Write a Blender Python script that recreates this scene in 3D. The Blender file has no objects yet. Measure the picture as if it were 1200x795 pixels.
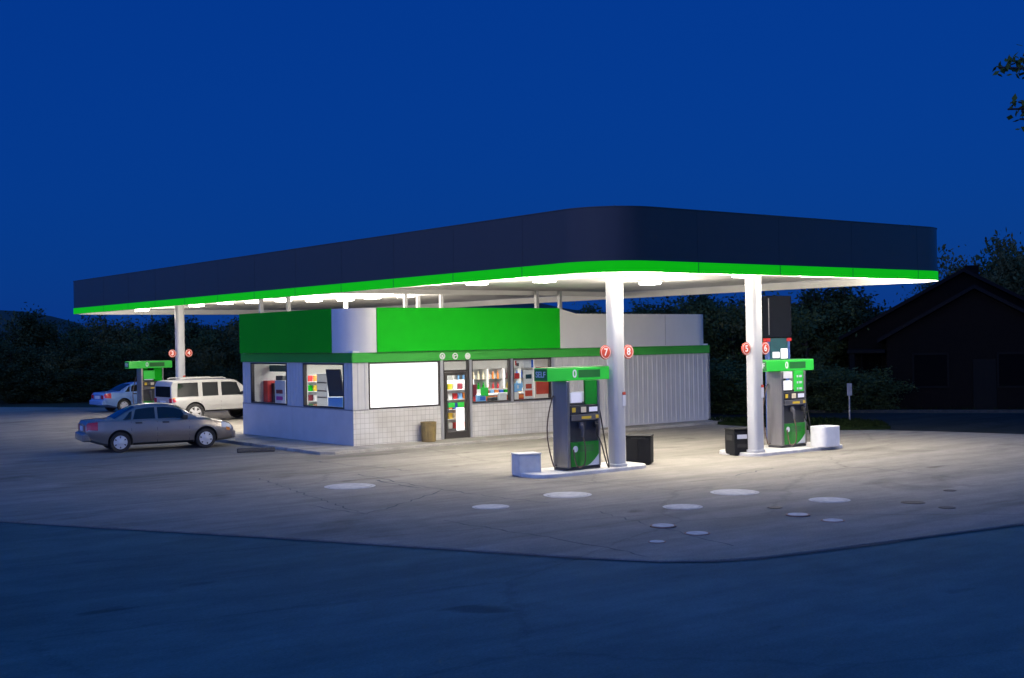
import bpy, bmesh, math, random
import numpy as np
from mathutils import Vector, Matrix
from math import radians as R, sin, cos, pi, sqrt, atan2
random.seed(7); rng = np.random.default_rng(7)
scene = bpy.context.scene
COL = scene.collection

# ------------------------------------------------------------------ camera geometry
H = 3.2; F = 1450.0; YAW = R(52.5); ROLL = R(0.94); PIT = atan2(1.3, F)
fw0 = np.array([cos(YAW), sin(YAW), 0]); rt0 = np.array([sin(YAW), -cos(YAW), 0]); up0 = np.array([0, 0, 1.])
fw = fw0*cos(PIT)+up0*sin(PIT); up = -fw0*sin(PIT)+up0*cos(PIT)
def ray(x, y):
    u = x-600.; v = -(y-397.5)
    a = u*cos(ROLL)+v*sin(ROLL); b = -u*sin(ROLL)+v*cos(ROLL)
    return fw*F+rt0*a+up*b
def at(x, y, z=0.0):
    d = ray(x, y); t = (z-H)/d[2]; return Vector(np.array([0, 0, H])+d*t)
def at_depth(x, y, D):
    d = ray(x, y); t = D/F; return Vector(np.array([0, 0, H])+d*t)
def onY(x, y, Y):
    d = ray(x, y); return Vector(np.array([0, 0, H])+d*(Y/d[1]))
def onX(x, y, X):
    d = ray(x, y); return Vector(np.array([0, 0, H])+d*(X/d[0]))

# ------------------------------------------------------------------ materials
MATS = {}
def nodes(name):
    m = bpy.data.materials.new(name); m.use_nodes = True
    nt = m.node_tree; b = nt.nodes['Principled BSDF']; MATS[name] = m
    return m, nt, b
def link(nt, a, b): nt.links.new(a, b)
def mat(name, col, rough=0.5, metal=0.0, var=0.0, scale=6.0, bump=0.0, bscale=60.0, spec=0.5, coat=0.0, emit=None, es=0.0, stretch=(1, 1, 1)):
    m, nt, b = nodes(name)
    b.inputs['Roughness'].default_value = rough
    b.inputs['Metallic'].default_value = metal
    b.inputs['Specular IOR Level'].default_value = spec
    b.inputs['Coat Weight'].default_value = coat
    if emit:
        b.inputs['Emission Color'].default_value = (*emit, 1); b.inputs['Emission Strength'].default_value = es
    tc = nt.nodes.new('ShaderNodeTexCoord')
    mp = nt.nodes.new('ShaderNodeMapping'); mp.inputs['Scale'].default_value = stretch
    link(nt, tc.outputs['Object'], mp.inputs['Vector'])
    if var > 0:
        n = nt.nodes.new('ShaderNodeTexNoise'); n.inputs['Scale'].default_value = scale; n.inputs['Detail'].default_value = 6
        n.inputs['Roughness'].default_value = 0.65
        link(nt, mp.outputs['Vector'], n.inputs['Vector'])
        r = nt.nodes.new('ShaderNodeValToRGB')
        r.color_ramp.elements[0].position = 0.3; r.color_ramp.elements[1].position = 0.72
        r.color_ramp.elements[0].color = (*[max(0, c*(1-var)) for c in col], 1)
        r.color_ramp.elements[1].color = (*[min(1, c*(1+var*0.6)) for c in col], 1)
        link(nt, n.outputs['Fac'], r.inputs['Fac']); link(nt, r.outputs['Color'], b.inputs['Base Color'])
        rr = nt.nodes.new('ShaderNodeMapRange'); rr.inputs['To Min'].default_value = max(0.02, rough-0.08); rr.inputs['To Max'].default_value = min(1, rough+0.1)
        link(nt, n.outputs['Fac'], rr.inputs['Value']); link(nt, rr.outputs['Result'], b.inputs['Roughness'])
    else:
        b.inputs['Base Color'].default_value = (*col, 1)
    if bump > 0:
        n2 = nt.nodes.new('ShaderNodeTexNoise'); n2.inputs['Scale'].default_value = bscale; n2.inputs['Detail'].default_value = 5
        link(nt, mp.outputs['Vector'], n2.inputs['Vector'])
        bp = nt.nodes.new('ShaderNodeBump'); bp.inputs['Strength'].default_value = bump; bp.inputs['Distance'].default_value = 0.02
        link(nt, n2.outputs['Fac'], bp.inputs['Height']); link(nt, bp.outputs['Normal'], b.inputs['Normal'])
    return m

def ground_mat(name, base, stain, crack=0.0, big=0.12, ax=(1, 1, 1), streak=.26, spec=.1):
    """worn paving: fine aggregate, broad blotches, oil stains, hairline cracks"""
    m, nt, b = nodes(name)
    b.inputs['Roughness'].default_value = 0.92; b.inputs['Specular IOR Level'].default_value = spec
    tc = nt.nodes.new('ShaderNodeTexCoord'); mp = nt.nodes.new('ShaderNodeMapping'); mp.inputs['Scale'].default_value = ax
    mp.inputs['Rotation'].default_value = (0, 0, R(-62))
    link(nt, tc.outputs['Object'], mp.inputs['Vector'])
    def noise(sc, det, rough=0.6, dist=0.0):
        n = nt.nodes.new('ShaderNodeTexNoise'); n.inputs['Scale'].default_value = sc; n.inputs['Detail'].default_value = det
        n.inputs['Roughness'].default_value = rough; n.inputs['Distortion'].default_value = dist
        link(nt, mp.outputs['Vector'], n.inputs['Vector']); return n
    def ramp(src, p0, p1, c0, c1):
        r = nt.nodes.new('ShaderNodeValToRGB'); e = r.color_ramp.elements
        e[0].position = p0; e[1].position = p1; e[0].color = (*c0, 1); e[1].color = (*c1, 1)
        link(nt, src, r.inputs['Fac']); return r
    def mul(a, bb, fac=1.0):
        x = nt.nodes.new('ShaderNodeMix'); x.data_type = 'RGBA'; x.blend_type = 'MULTIPLY'; x.inputs['Factor'].default_value = fac
        link(nt, a, x.inputs['A']); link(nt, bb, x.inputs['B']); return x.outputs['Result']
    n1 = noise(big, 8, 0.62, 0.6); n2 = noise(1.7, 6, 0.7); n3 = noise(38, 3, 0.8); n4 = noise(0.33, 5, 0.55, 1.2)
    c = ramp(n1.outputs['Fac'], 0.32, 0.7, tuple(v*0.78 for v in base), tuple(v*1.14 for v in base)).outputs['Color']
    c = mul(c, ramp(n2.outputs['Fac'], 0.3, 0.7, (0.82, 0.82, 0.82), (1.08, 1.08, 1.08)).outputs['Color'])
    c = mul(c, ramp(n3.outputs['Fac'], 0.25, 0.75, (0.72, 0.72, 0.72), (1.15, 1.15, 1.15)).outputs['Color'])
    c = mul(c, ramp(n4.outputs['Fac'], 0.28, 0.44, tuple(1-stain for _ in range(3)), (1, 1, 1)).outputs['Color'])
    st = nt.nodes.new('ShaderNodeTexNoise'); st.inputs['Scale'].default_value = 1.0; st.inputs['Detail'].default_value = 7; st.inputs['Roughness'].default_value = .68
    mp2 = nt.nodes.new('ShaderNodeMapping'); mp2.inputs['Scale'].default_value = (.09,1.5,1); mp2.inputs['Rotation'].default_value = (0,0,R(14)); link(nt, tc.outputs['Object'], mp2.inputs['Vector']); link(nt, mp2.outputs['Vector'], st.inputs['Vector'])
    c = mul(c, ramp(st.outputs['Fac'], .36, .62, (1-streak,1-streak,1-streak*1.08), (1.08,1.08,1.08)).outputs['Color'])
    sp_n = noise(.9, 2, .5, .3); c = mul(c, ramp(sp_n.outputs['Fac'], .70, .76, (1,1,1), (.62,.61,.60)).outputs['Color'])
    if crack > 0:
        v = nt.nodes.new('ShaderNodeTexVoronoi'); v.feature = 'DISTANCE_TO_EDGE'; v.inputs['Scale'].default_value = 0.16
        wob = nt.nodes.new('ShaderNodeMix'); wob.data_type = 'RGBA'; wob.blend_type = 'LINEAR_LIGHT'; wob.inputs['Factor'].default_value = 0.25
        link(nt, mp.outputs['Vector'], wob.inputs['A']); link(nt, n2.outputs['Color'], wob.inputs['B'])
        link(nt, wob.outputs['Result'], v.inputs['Vector'])
        k = ramp(v.outputs['Distance'], 0.0, 0.008, (1-crack,)*3, (1, 1, 1))
        c = mul(c, k.outputs['Color'])
    link(nt, c, b.inputs['Base Color'])
    bp = nt.nodes.new('ShaderNodeBump'); bp.inputs['Strength'].default_value = 0.5; bp.inputs['Distance'].default_value = 0.01
    link(nt, n3.outputs['Fac'], bp.inputs['Height']); link(nt, bp.outputs['Normal'], b.inputs['Normal'])
    return m

def tile_mat(name):
    m, nt, b = nodes(name)
    b.inputs['Roughness'].default_value = 0.3
    tc = nt.nodes.new('ShaderNodeTexCoord'); s = nt.nodes.new('ShaderNodeSeparateXYZ'); link(nt, tc.outputs['Object'], s.inputs['Vector'])
    ad = nt.nodes.new('ShaderNodeMath'); ad.operation = 'ADD'; link(nt, s.outputs['X'], ad.inputs[0]); link(nt, s.outputs['Y'], ad.inputs[1])
    cb = nt.nodes.new('ShaderNodeCombineXYZ'); link(nt, ad.outputs[0], cb.inputs['X']); link(nt, s.outputs['Z'], cb.inputs['Y'])
    br = nt.nodes.new('ShaderNodeTexBrick'); br.offset = 0.0; br.squash = 1.0
    br.inputs['Scale'].default_value = 1.0; br.inputs['Brick Width'].default_value = 0.155; br.inputs['Row Height'].default_value = 0.155
    br.inputs['Mortar Size'].default_value = 0.006; br.inputs['Mortar Smooth'].default_value = 0.2; br.inputs['Bias'].default_value = -0.3
    br.inputs['Color1'].default_value = (0.62, 0.61, 0.585, 1); br.inputs['Color2'].default_value = (0.55, 0.54, 0.515, 1); br.inputs['Mortar'].default_value = (0.36, 0.35, 0.33, 1)
    link(nt, cb.outputs['Vector'], br.inputs['Vector'])
    n = nt.nodes.new('ShaderNodeTexNoise'); n.inputs['Scale'].default_value = 1.3; n.inputs['Detail'].default_value = 6
    link(nt, tc.outputs['Object'], n.inputs['Vector'])
    r = nt.nodes.new('ShaderNodeValToRGB'); r.color_ramp.elements[0].position = .3; r.color_ramp.elements[0].color = (.82, .8, .76, 1); r.color_ramp.elements[1].position = .65
    link(nt, n.outputs['Fac'], r.inputs['Fac'])
    x = nt.nodes.new('ShaderNodeMix'); x.data_type = 'RGBA'; x.blend_type = 'MULTIPLY'; x.inputs['Factor'].default_value = 1
    link(nt, br.outputs['Color'], x.inputs['A']); link(nt, r.outputs['Color'], x.inputs['B']); link(nt, x.outputs['Result'], b.inputs['Base Color'])
    bp = nt.nodes.new('ShaderNodeBump'); bp.inputs['Strength'].default_value = .4; bp.inputs['Distance'].default_value = .005; bp.invert = True
    link(nt, br.outputs['Fac'], bp.inputs['Height']); link(nt, bp.outputs['Normal'], b.inputs['Normal'])
    return m

def glass_mat(name, tint, refl=0.9):
    m = bpy.data.materials.new(name); m.use_nodes = True; nt = m.node_tree; nt.nodes.clear()
    o = nt.nodes.new('ShaderNodeOutputMaterial'); t = nt.nodes.new('ShaderNodeBsdfTransparent'); t.inputs['Color'].default_value = (*tint, 1)
    g = nt.nodes.new('ShaderNodeBsdfGlossy'); g.inputs['Roughness'].default_value = 0.02
    lw = nt.nodes.new('ShaderNodeLayerWeight'); lw.inputs['Blend'].default_value = .5
    pw = nt.nodes.new('ShaderNodeMath'); pw.operation = 'POWER'; pw.inputs[1].default_value = 5; link(nt, lw.outputs['Facing'], pw.inputs[0])
    fr = nt.nodes.new('ShaderNodeMath'); fr.operation = 'MULTIPLY_ADD'; fr.inputs[1].default_value = .9; fr.inputs[2].default_value = .03; link(nt, pw.outputs[0], fr.inputs[0])
    mx = nt.nodes.new('ShaderNodeMixShader'); link(nt, fr.outputs[0], mx.inputs[0]); link(nt, t.outputs[0], mx.inputs[1]); link(nt, g.outputs[0], mx.inputs[2])
    link(nt, mx.outputs[0], o.inputs['Surface']); MATS[name] = m; return m

def leaf_mat(name, c0, c1):
    m, nt, b = nodes(name)
    b.inputs['Roughness'].default_value = 0.7; b.inputs['Specular IOR Level'].default_value = .08
    tc = nt.nodes.new('ShaderNodeTexCoord'); n = nt.nodes.new('ShaderNodeTexNoise'); n.inputs['Scale'].default_value = 0.9; n.inputs['Detail'].default_value = 7; n.inputs['Roughness'].default_value = .75
    link(nt, tc.outputs['Object'], n.inputs['Vector'])
    r = nt.nodes.new('ShaderNodeValToRGB'); e = r.color_ramp.elements; e[0].position = .35; e[1].position = .66; e[0].color = (*c0, 1); e[1].color = (*c1, 1)
    link(nt, n.outputs['Fac'], r.inputs['Fac']); link(nt, r.outputs['Color'], b.inputs['Base Color'])
    return m

M = MATS
ground_mat('earth', (.05, .055, .035), .2)
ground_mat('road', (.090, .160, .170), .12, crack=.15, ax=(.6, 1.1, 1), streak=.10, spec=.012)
ground_mat('forecourt', (.265, .25, .222), .36, crack=.20, ax=(.6, 1.1, 1), streak=.17, spec=.06)
ground_mat('side_road', (.030, .038, .040), .2, spec=.01)
ground_mat('concrete', (.40, .385, .35), .35, big=.5)
mat('kerb_white', (.62, .61, .58), .7, var=.25, scale=3, bump=.15)
mat('kerb_old', (.05, .055, .055), .9, var=.3, spec=.1)
mat('kerb_dark', (.05, .05, .05), .8, var=.3)
mat('seam', (.075, .08, .085), .9, var=.4, scale=5)
mat('grass', (.010, .019, .006), .9, var=.5, spec=.05)
tile_mat('tile')
mat('siding', (.52, .515, .51), .42, var=.10, scale=1.2)
mat('base_panel', (.52, .51, .50), .5, var=.10, scale=1.5)
mat('trim_grey', (.30, .30, .31), .4, metal=.5, var=.1)
mat('parapet_white', (.62, .615, .61), .35, var=.06, scale=1)
mat('green_panel', (.006, .38, .012), .55, var=.10, scale=.8, spec=.05)
mat('green_band', (.045, .30, .05), .6, var=.1, scale=1, spec=.06)
mat('green_glow', (.006, .25, .006), .5, spec=.08, emit=(.003, .43, .003), es=.88)
mat('navy', (.037, .036, .038), .33, var=.14, scale=.7, spec=.36)
mat('soffit', (.80, .79, .76), .5, var=.08, scale=.6)
mat('column', (.46, .47, .48), .4, var=.10, scale=2, stretch=(1, 1, .3))
mat('lens', (.9, .9, .9), .4, emit=(1, .95, .86), es=14)
mat('lamp_housing', (.7, .7, .7), .5)
mat('bronze', (.045, .04, .038), .4, metal=.4)
mat('mullion', (.45, .45, .46), .35, metal=.6)
mat('blank_sign', (.85, .85, .85), .5, emit=(1, 1, 1), es=1.0)
glass_mat('glass', (.93, .95, .95))
mat('white_paint', (.78, .78, .77), .5, var=.08)
mat('roof', (.25, .25, .25), .9, var=.2)
mat('inner_wall', (.72, .72, .70), .7)
mat('inner_floor', (.45, .42, .38), .35, var=.2)
mat('tube', (.9, .9, .9), .5, emit=(1, .97, .92), es=6)
mat('steel', (.30, .285, .265), .38, metal=.85, var=.12, scale=3, stretch=(3, 3, .3))
mat('pump_dark', (.03, .031, .036), .42, var=.2)
mat('pump_grey', (.09, .09, .10), .42, var=.15)
mat('pump_green', (.008, .20, .014), .35, var=.12)
mat('pump_green_bright', (.02, .34, .035), .35, emit=(.02, .34, .03), es=.55)
mat('pump_green_dark', (.012, .10, .02), .4, emit=(.01, .1, .015), es=.25)
mat('black_rubber', (.012, .012, .013), .7)
mat('hose_brown', (.10, .06, .045), .6)
mat('red', (.48, .02, .02), .45, var=.1)
mat('badge_red', (.46, .055, .026), .5)
mat('yellow', (.65, .45, .03), .5)
mat('orange', (.7, .2, .03), .5)
mat('screen', (.6, .6, .68), .3, emit=(.75, .75, .9), es=.35)
mat('screen_bright', (.8, .8, .8), .3, emit=(1, .95, .97), es=.9)
mat('blue', (.03, .12, .55), .5); mat('light_blue', (.2, .45, .8), .5); mat('magenta', (.45, .03, .3), .5)
mat('teal', (.008, .06, .075), .5); mat('wine', (.2, .015, .03), .5); mat('cream', (.75, .65, .45), .6)
mat('bin_grey', (.010, .011, .013), .65, var=.25, bump=.1, spec=.15)
mat('bucket', (.16, .115, .04), .6, var=.35, scale=5)
mat('block_white', (.62, .62, .60), .6, var=.16, scale=4, bump=.1)
mat('car_taupe', (.235, .205, .18), .28, metal=.55, coat=.8)
mat('car_white', (.37, .37, .36), .3, coat=.6, var=.05)
mat('car_silver', (.16, .29, .56), .3, metal=.3, coat=.6)
mat('car_glass', (.008, .010, .012), .05, spec=.6)
mat('car_trim', (.015, .015, .016), .55)
mat('seam_black', (.01, .01, .011), .8)
mat('navy_joint', (.014, .015, .022), .5)
mat('tail_red', (.42, .012, .03), .2, coat=.6); mat('amber', (.75, .25, .03), .25, coat=.5); mat('clear_lamp', (.75, .76, .75), .15, coat=.8)
mat('tyre', (.016, .016, .017), .85); mat('alloy', (.62, .62, .63), .35, metal=.35); mat('chrome', (.7, .7, .7), .12, metal=1)
mat('plate', (.6, .62, .66), .5)
mat('cover_white', (.48, .47, .45), .8, var=.35, scale=6, bump=.15)
mat('cover_iron', (.07, .055, .045), .7, var=.4, scale=8, bump=.3)
mat('cover_rust', (.30, .16, .11), .8, var=.4, scale=8)
mat('bark', (.045, .036, .028), .9, var=.4, bump=.4, bscale=20)
leaf_mat('leaf_dark', (.018, .028, .012), (.05, .07, .03))
leaf_mat('leaf_mid', (.03, .05, .018), (.08, .11, .045))
leaf_mat('leaf_olive', (.05, .06, .02), (.11, .11, .05))
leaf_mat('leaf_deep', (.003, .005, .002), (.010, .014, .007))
leaf_mat('leaf_near', (.05, .075, .015), (.13, .15, .03))
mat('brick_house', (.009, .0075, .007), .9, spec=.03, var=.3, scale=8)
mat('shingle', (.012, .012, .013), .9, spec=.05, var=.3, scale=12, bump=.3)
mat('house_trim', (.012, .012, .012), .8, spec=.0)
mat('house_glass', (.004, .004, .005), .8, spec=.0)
mat('hill', (.03, .04, .03), .95, var=.4, scale=.05)
mat('sign_navy', (.007, .009, .016), .6, var=.1, spec=.06)
mat('post_blue', (.05, .10, .28), .5)

# ------------------------------------------------------------------ mesh builder
class MB:
    def __init__(s): s.v = []; s.f = []; s.mi = []; s.m = 0; s.T = None
    def pt(s, p):
        p = Vector(p); s.v.append(s.T @ p if s.T else p); return len(s.v)-1
    def face(s, ids): s.f.append(tuple(ids)); s.mi.append(s.m)
    def box(s, x0, x1, y0, y1, z0, z1):
        i = [s.pt(p) for p in ((x0,y0,z0),(x1,y0,z0),(x1,y1,z0),(x0,y1,z0),(x0,y0,z1),(x1,y0,z1),(x1,y1,z1),(x0,y1,z1))]
        for q in ((0,3,2,1),(4,5,6,7),(0,1,5,4),(1,2,6,5),(2,3,7,6),(3,0,4,7)): s.face([i[k] for k in q])
        return s
    def prism(s, poly, z0, z1):
        n = len(poly); a = [s.pt((p[0],p[1],z0)) for p in poly]; b = [s.pt((p[0],p[1],z1)) for p in poly]
        s.face(a[::-1]); s.face(b)
        for k in range(n): s.face((a[k],a[(k+1)%n],b[(k+1)%n],b[k]))
        return s
    def prism_y(s, poly, y0, y1):   # poly in (x,z)
        n = len(poly); a = [s.pt((p[0],y0,p[1])) for p in poly]; b = [s.pt((p[0],y1,p[1])) for p in poly]
        s.face(a); s.face(b[::-1])
        for k in range(n): s.face((a[(k+1)%n],a[k],b[k],b[(k+1)%n]))
        return s
    def sheet(s, poly, z):
        s.face([s.pt((p[0],p[1],z)) for p in poly]); return s
    def tube(s, path, r, n=8, cap=True):
        path = [Vector(p) for p in path]; rings = []; prev = None
        for k, p in enumerate(path):
            d = (path[min(k+1,len(path)-1)]-path[max(k-1,0)]).normalized()
            a = d.orthogonal().normalized() if prev is None else (prev-d*prev.dot(d)).normalized()
            prev = a; b = d.cross(a); rr = r[k] if isinstance(r,(list,tuple)) else r
            rings.append([s.pt(p+(a*cos(2*pi*j/n)+b*sin(2*pi*j/n))*rr) for j in range(n)])
        for A, B in zip(rings, rings[1:]):
            for j in range(n): s.face((A[j],A[(j+1)%n],B[(j+1)%n],B[j]))
        if cap: s.face(rings[0][::-1]); s.face(rings[-1])
        return s
    def cyl(s, p0, p1, r, n=24): return s.tube([p0,p1], r, n)
    def lathe_y(s, prof, n=28, c=(0,0,0), caps=True):  # prof (radius, y); axis along y
        rings = [[s.pt((c[0]+r*cos(2*pi*j/n), c[1]+y, c[2]+r*sin(2*pi*j/n))) for j in range(n)] for r, y in prof]
        for A, B in zip(rings, rings[1:]):
            for j in range(n): s.face((A[j],B[j],B[(j+1)%n],A[(j+1)%n]))
        if caps: s.face(rings[0]); s.face(rings[-1][::-1])
        else:
            for j in range(n): s.face((rings[-1][j],rings[0][j],rings[0][(j+1)%n],rings[-1][(j+1)%n]))
        return s
    def build(s, name, mats, parent=None, bevel=0, smooth=False, loc=None, rotz=0, seg=2):
        me = bpy.data.meshes.new(name); me.from_pydata([tuple(v) for v in s.v], [], s.f)
        if not isinstance(mats, (list, tuple)): mats = [mats]
        for m in mats: me.materials.append(M[m])
        me.polygons.foreach_set('material_index', s.mi)
        bm = bmesh.new(); bm.from_mesh(me); bmesh.ops.recalc_face_normals(bm, faces=bm.faces); bm.to_mesh(me); bm.free()
        o = bpy.data.objects.new(name, me); COL.objects.link(o)
        if parent: o.parent = parent
        if loc is not None: o.location = loc
        o.rotation_euler.z = rotz
        if bevel:
            md = o.modifiers.new('edge', 'BEVEL'); md.width = bevel; md.segments = seg; md.limit_method = 'ANGLE'; md.angle_limit = R(40)
        if smooth:
            me.polygons.foreach_set('use_smooth', [True]*len(me.polygons)); me.set_sharp_from_angle(angle=R(smooth if smooth > 1 else 35))
        return o
def box(name, m, x0, x1, y0, y1, z0, z1, parent=None, bevel=0.0): return MB().box(x0,x1,y0,y1,z0,z1).build(name, m, parent, bevel)
def tag(o, label, cat, group=None, kind=None):
    if label: o['label'] = label
    if cat: o['category'] = cat
    if group: o['group'] = group
    if kind: o['kind'] = kind
    return o
def thing(name, label, cat, loc=(0,0,0), rz=0, group=None):
    o = bpy.data.objects.new(name, None); COL.objects.link(o); o.location = loc; o.rotation_euler.z = rz
    o.empty_display_size = .3
    return tag(o, label, cat, group)
def struct(o): o['kind'] = 'structure'; return o
def copy_tree(o, parent=None):
    c = o.copy(); COL.objects.link(c)
    if parent: c.parent = parent
    for ch in list(o.children): copy_tree(ch, c)
    return c
def text(name, s, size, m, parent, loc, rot, depth=.004):
    cu = bpy.data.curves.new(name, 'FONT'); cu.body = s; cu.size = size; cu.align_x = 'CENTER'; cu.align_y = 'CENTER'; cu.extrude = depth; cu.offset = size*.02
    t = bpy.data.objects.new(name, cu); COL.objects.link(t)
    bpy.context.view_layer.update()
    me = bpy.data.meshes.new_from_object(t.evaluated_get(bpy.context.evaluated_depsgraph_get()))
    bpy.data.objects.remove(t); me.materials.clear(); me.materials.append(M[m])
    o = bpy.data.objects.new(name, me); COL.objects.link(o); o.parent = parent; o.location = loc; o.rotation_euler = rot
    return o
FRONT = (R(90), 0, 0)          # text facing -Y
LEFTF = (R(90), 0, R(-90))     # text facing -X
def rrect(x0, x1, y0, y1, r, n=10):
    pts = []
    for cx, cy, a0 in ((x1-r,y0+r,-90),(x1-r,y1-r,0),(x0+r,y1-r,90),(x0+r,y0+r,180)):
        for k in range(n+1):
            a = R(a0+90*k/n); pts.append((cx+r*cos(a), cy+r*sin(a)))
    return pts
def band(mb, outer, inner, z0, z1):
    """closed wall between two matching outlines; z1 may be a function of (x, y)"""
    n = len(outer); zt = z1 if callable(z1) else (lambda x, y: z1)
    A = [mb.pt((p[0],p[1],z0)) for p in outer]; B = [mb.pt((p[0],p[1],zt(*p))) for p in outer]
    C = [mb.pt((p[0],p[1],z0)) for p in inner]; D = [mb.pt((p[0],p[1],zt(*p))) for p in inner]
    for k in range(n):
        j = (k+1) % n
        mb.face((A[k],A[j],B[j],B[k])); m0 = mb.m; mb.m = mb.inner if hasattr(mb,'inner') else m0; mb.face((C[j],C[k],D[k],D[j])); mb.face((A[j],A[k],C[k],C[j])); mb.m = m0; mb.face((B[k],B[j],D[j],D[k]))

# ------------------------------------------------------------------ ground
struct(MB().sheet([(-900,-900),(900,-900),(900,900),(-900,900)], -.03).build('ground', 'earth'))
road_poly = [(-80,-60),(90,-60),(75,-14),(60,5),(45.4,26.4),(41.6,31.5),(36,39.5),(28,52),(10,64),(-80,64)]
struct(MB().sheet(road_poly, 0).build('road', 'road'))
edge = [(-12,58),(1.5,33),(6.36,23.9),(7.75,21.3),(9.08,18.89),(10.56,16.02),(11.81,13.6),(12.38,12.72),(13.0,12.22),(13.7,11.95),(14.53,11.8),(16.25,11.55),(19.2,11.15),(28,10.3),(37.5,9.6)]
lot = edge+[(37.3,14),(35.9,20.45),(35.1,23.5),(34.2,25.4),(33.0,26.6),(33.0,33),(35,46),(26.8,57.6),(18.72,70),(-12,74)]
struct(MB().prism(lot, -.02, .03).build('forecourt', 'forecourt'))
# tarred joint along the lip of the forecourt
mb = MB()
for k in range(len(edge)-1):
    a, b2 = Vector(edge[k]), Vector(edge[k+1]); d = (b2-a).normalized(); nrm = Vector((d.y,-d.x))
    wj = .05+.05*((k*37 % 11)/11)
    if nrm.dot(Vector((0,0))-a) < 0: nrm = -nrm
    mb.sheet([a+nrm*.0, a+nrm*(wj*.6+.02), b2+nrm*(wj*.6+.04), b2+nrm*.0], .005+.0008*k)
struct(mb.build('road_joint', 'seam'))
def wiggle(pts, w, z, step=.22):
    mb = MB(); P = []
    for a, b2 in zip(pts, pts[1:]):
        a, b2 = Vector(a), Vector(b2); n = max(2, int((b2-a).length/step))
        for k in range(n): P.append(a.lerp(b2, k/n))
    P.append(Vector(pts[-1])); L, Rr = [], []
    for k, p in enumerate(P):
        d = (P[min(k+1,len(P)-1)]-P[max(k-1,0)]).normalized(); nn = Vector((-d.y,d.x))
        p = p+nn*random.uniform(-.07,.07); ww = w*random.uniform(.25,1)
        L.append(mb.pt((*(p+nn*ww),z))); Rr.append(mb.pt((*(p-nn*ww),z)))
    for k in range(len(P)-1): mb.face((L[k],L[k+1],Rr[k+1],Rr[k]))
    return mb
def px2(*q): return [at(x,y,.03).to_2d() for x, y in q]
cr = MB()
for pts, w in ((px2((360,592),(430,603),(520,575)),.035), (px2((420,556),(470,566),(545,578),(640,590)),.03), (px2((440,563),(492,572)),.06),
               (px2((560,560),(700,566),(860,558),(905,549)),.03), (px2((700,600),(860,640)),.02), (px2((520,610),(640,630),(760,652)),.03),
               (px2((300,560),(420,600)),.02), (px2((880,556),(1010,548),(1120,560)),.025), (px2((360,540),(480,552)),.04)):
    w2 = wiggle(pts, w, .034); off = len(cr.v)
    cr.v += w2.v; cr.f += [tuple(i+off for i in f) for f in w2.f]; cr.mi += w2.mi
struct(cr.build('pavement_crack', 'seam'))
# raised walk round the shop with a kerb
walk = [(17.0,31.2),(17.35,30.95),(27,31.0),(33.2,31.25),(34.9,31.6),(34.9,40.6),(17.0,40.6)]
struct(MB().prism(walk, 0, .12).build('pavement', 'concrete', bevel=.02))
# far kerb along the side road, verge island, verge
kb = MB()
fk = [(36,39.9),(41.75,31.7),(45.55,26.6),(60.2,5.2),(75.2,-13.8)]
for a, b2 in zip(fk, fk[1:]):
    a, b2 = Vector(a), Vector(b2); d = (b2-a).normalized(); n = Vector((-d.y,d.x))*-1
    kb.prism([a, b2, b2-n*.18, a-n*.18], 0, .12)
struct(kb.build('kerb', 'kerb_old'))
sr = [(37.6,9.5),(36.2,20.6),(35.3,24),(34.5,25.9),(33.4,27.4),(33.4,34),(35.0,39.5),(41.5,31.4),(45.3,26.3),(59.9,5)]
struct(MB().sheet(sr, .006).build('side_road', 'side_road'))
isl = [(33.3,26.7),(34.3,25.75),(35.4,25.3),(36.8,26.6),(37.4,28.3),(36.2,31),(34.2,33.5),(33.3,31)]
struct(MB().prism(isl, 0, .10).build('verge', 'grass'))
def grass(name, polyf, n, h, label):
    V = []; Fc = []
    for k in range(n):
        x, y, z0 = polyf(); a = random.uniform(0, pi); w = .03; hh = h*random.uniform(.4, 1.2); l = random.uniform(-.5, .5)*hh
        i = len(V); V += [(x-w*cos(a), y-w*sin(a), z0), (x+w*cos(a), y+w*sin(a), z0), (x+l, y+l*.4, z0+hh)]; Fc.append((i, i+1, i+2))
    me = bpy.data.meshes.new(name); me.from_pydata(V, [], Fc); me.materials.append(M['grass']); o = bpy.data.objects.new(name, me); COL.objects.link(o)
    return tag(o, label, 'grass', kind='stuff')
def in_isl():
    while 1:
        x, y = random.uniform(33.4,37.3), random.uniform(25.5,33)
        c = False
        for k in range(len(isl)):
            (x1,y1),(x2,y2) = isl[k], isl[k-1]
            if (y1 > y) != (y2 > y) and x < (x2-x1)*(y-y1)/(y2-y1)+x1: c = not c
        if c: return x, y, .1
grass('grass', in_isl, 5000, .10, 'short grass on the small kerbed island by the signpost')
def in_far():
    t = random.random(); p = Vector((36.4,40)).lerp(Vector((62,4)), t); s = random.uniform(.3, 6)
    return p.x+.8*s, p.y+.58*s, -.03
grass('grass', in_far, 9000, .22, 'dark lawn in front of the brick house across the side road')

# distant hill line
mb = MB(); n = 60; A = []; B = []
for k in range(n+1):
    a = YAW+R(34)-R(68)*k/n; d = 620
    hz = 13+9*sin(k*.23+1)+4*sin(k*.71)+ (6 if k < 14 else 0)
    A.append(mb.pt((cos(a)*d, sin(a)*d, -2))); B.append(mb.pt((cos(a)*(d+90), sin(a)*(d+90), 3.2+max(4, hz))))
C = [mb.pt((v.x*1.4, v.y*1.4, -2)) for v in [mb.v[i] for i in B]]
for k in range(n): mb.face((A[k],A[k+1],B[k+1],B[k])); mb.face((B[k],B[k+1],C[k+1],C[k]))
struct(mb.build('hill', 'hill', smooth=60))

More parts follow.
